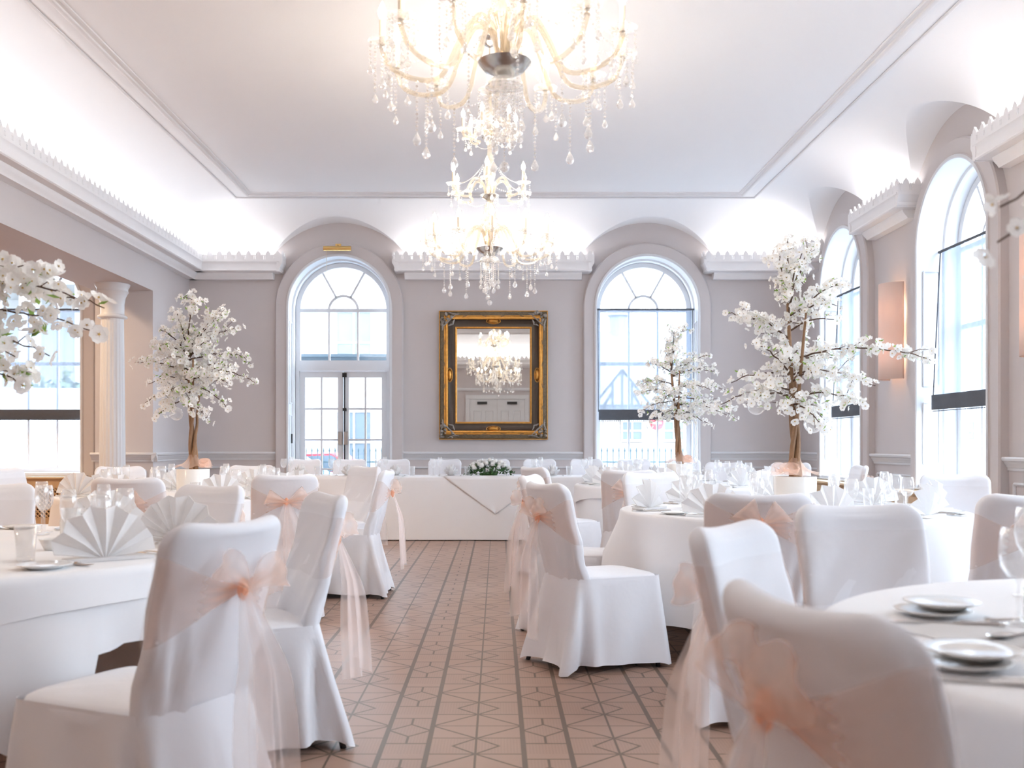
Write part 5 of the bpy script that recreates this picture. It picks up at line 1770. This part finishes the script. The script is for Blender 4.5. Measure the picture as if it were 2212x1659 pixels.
# railings
def railing(x0, x1, y, label, z1=1.12):
    t = empty('iron_railing', label, 'railing', (0, y, -0.5), 0, 'iron railings outside')
    mb = MB()
    for z in (0.35, z1 + 0.3): mb.box(x0, x1, -0.012, 0.012, z, z + 0.03)
    mb.build('rail', M['iron'], t, smooth=False)
    bar0 = None
    n = int((x1 - x0) / 0.108)
    for k in range(n + 1):
        x = x0 + k * 0.108
        if bar0 is None:
            mb = MB(); mb.tube([(0, 0, 0), (0, 0, z1 + 0.5)], 0.010, 5); mb.lathe([(0.0005, z1 + 0.49), (0.018, z1 + 0.52), (0.0005, z1 + 0.6)], 6)
            bar0 = mb.build('railing_bar', M['iron'], t); o = bar0
        else:
            o = bar0.copy(); COL.objects.link(o); o.parent = t
        o.location = (x, 0, 0)
railing(1.4, 4.8, 18.5, 'blue-green iron railings outside the right back window', 1.0)
railing(-4.2, -1.2, 18.5, 'blue-green iron railings outside the garden door', 1.0)
def car(x, y, m, label, rz=0):
    t = empty('parked_car', label, 'car', (x, y, -0.5), rz)
    side_ = [(-2.0, 0.35), (-2.05, 0.7), (-1.95, 0.95), (-1.5, 1.02), (-1.0, 1.42), (0.4, 1.46), (1.0, 1.05), (1.75, 0.92), (2.0, 0.75), (2.02, 0.35)]
    mb = MB(); mb.prism(side_, [], lambda u, v, d: (u, -0.82 + d, v), 1.64)
    o = mb.build('car_body', m, t, smooth=False)
    b = o.modifiers.new('round', 'BEVEL'); b.width = 0.06; b.segments = 3
    mb = MB(); mb.prism([(-1.35, 1.02), (-0.95, 1.36), (0.35, 1.40), (0.85, 1.05)], [], lambda u, v, d: (u, -0.83 + d, v), 1.66)
    mb.build('car_windows', M['winglass'], t, smooth=False)
    for u in (-1.25, 1.25):
        for v in (-0.78, 0.62):
            mb = MB(); mb.tube([(u, v, 0.32), (u, v + 0.16, 0.32)], 0.32, 20)
            mb.build('wheel', M['tyre'], t)
car(-4.0, 22.8, M['red'], 'red car parked outside, seen through the garden door')
car(-4.6, 20.6, M['bluepaint'], 'pale blue car parked outside the garden door')
# round road sign
t = empty('road_sign', 'round red road sign outside the right back window', 'road sign', (3.44, 21.5, -0.5))
mb = MB(); mb.tube([(0, 0, 0), (0, 0, 2.25)], 0.02, 8); mb.build('sign_post', M['grey_post'], t)
mb = MB(); mb.tube([(0, -0.05, 2.1), (0, -0.03, 2.1)], 0.15, 24); mb.build('sign_disc', M['red'], t, sharp=40)
mb = MB(); mb.box(-0.1, 0.1, -0.06, -0.05, 2.08, 2.12); mb.build('sign_bar', M['render_w'], t, smooth=False)
# garden wall, white pillars and hedge beyond the side bay window
mb = MB(); mb.box(-18, -6.5, 24.0, 24.3, -0.5, 2.5)
tag(mb.build('garden_wall', M['render_w'], smooth=False), 'white garden wall beyond the side bay window', 'wall')
t = empty('portico', 'white portico with square pillars beyond the side bay window', 'building', (-14.5, 30.5, -0.5))
mb = MB(); mb.box(-4, 2.2, -0.3, 4, 6.5, 8.0); mb.build('entablature', M['render_w'], t, smooth=False)
for x in (-3.4, -1.6, 0.2, 1.9):
    mb = MB(); mb.tube([(x, 0, 0), (x, 0, 6.5)], 0.32, 16); mb.build('pillar', M['render_w'], t)
mb = MB(); mb.box(-4, 2.2, 3, 4, 0, 6.5); mb.build('facade', M['render_w'], t, smooth=False)
mb = MB(); rnd = random.Random(3)
for k in range(900):
    a = rnd.uniform(0, 2 * PI); b = rnd.uniform(-1, 1)
    r = 1.0 + rnd.uniform(-0.1, 0.15)
    x, y, z = 1.7 * r * math.cos(a) * math.sqrt(1 - b * b), 0.8 * r * math.sin(a) * math.sqrt(1 - b * b), 1.55 + 1.5 * r * b
    u = Vector([rnd.uniform(-1, 1) for _ in range(3)]).normalized(); g = u.orthogonal() * 0.09
    p = Vector((x, y, z)); mb.add([p, p + u * 0.12 + g, p + u * 0.24, p + u * 0.12 - g], [(0, 1, 2, 3)])
mb.lathe([(0.0005, 0.05), (1.2, 0.2), (1.5, 1.5), (1.2, 2.6), (0.0005, 2.9)], 16)
o = mb.build('garden_bush', M['bush'], smooth=False); o.location = (-11.3, 26.0, 0.3); o.scale = (0.8, 0.8, 0.8)
tag(o, 'dark green bush beyond the side bay window', 'bush')
# pale facade along the right side street
house('street_terrace', 'pale terrace of houses beyond the right windows', 0, 1, 0, 1, 0, 0, M['render_w']) if False else None
for k_, p in PR.items():
    if not USED.get(id(p)):
        for c_ in list(p.children): bpy.data.objects.remove(c_)
        bpy.data.objects.remove(p)
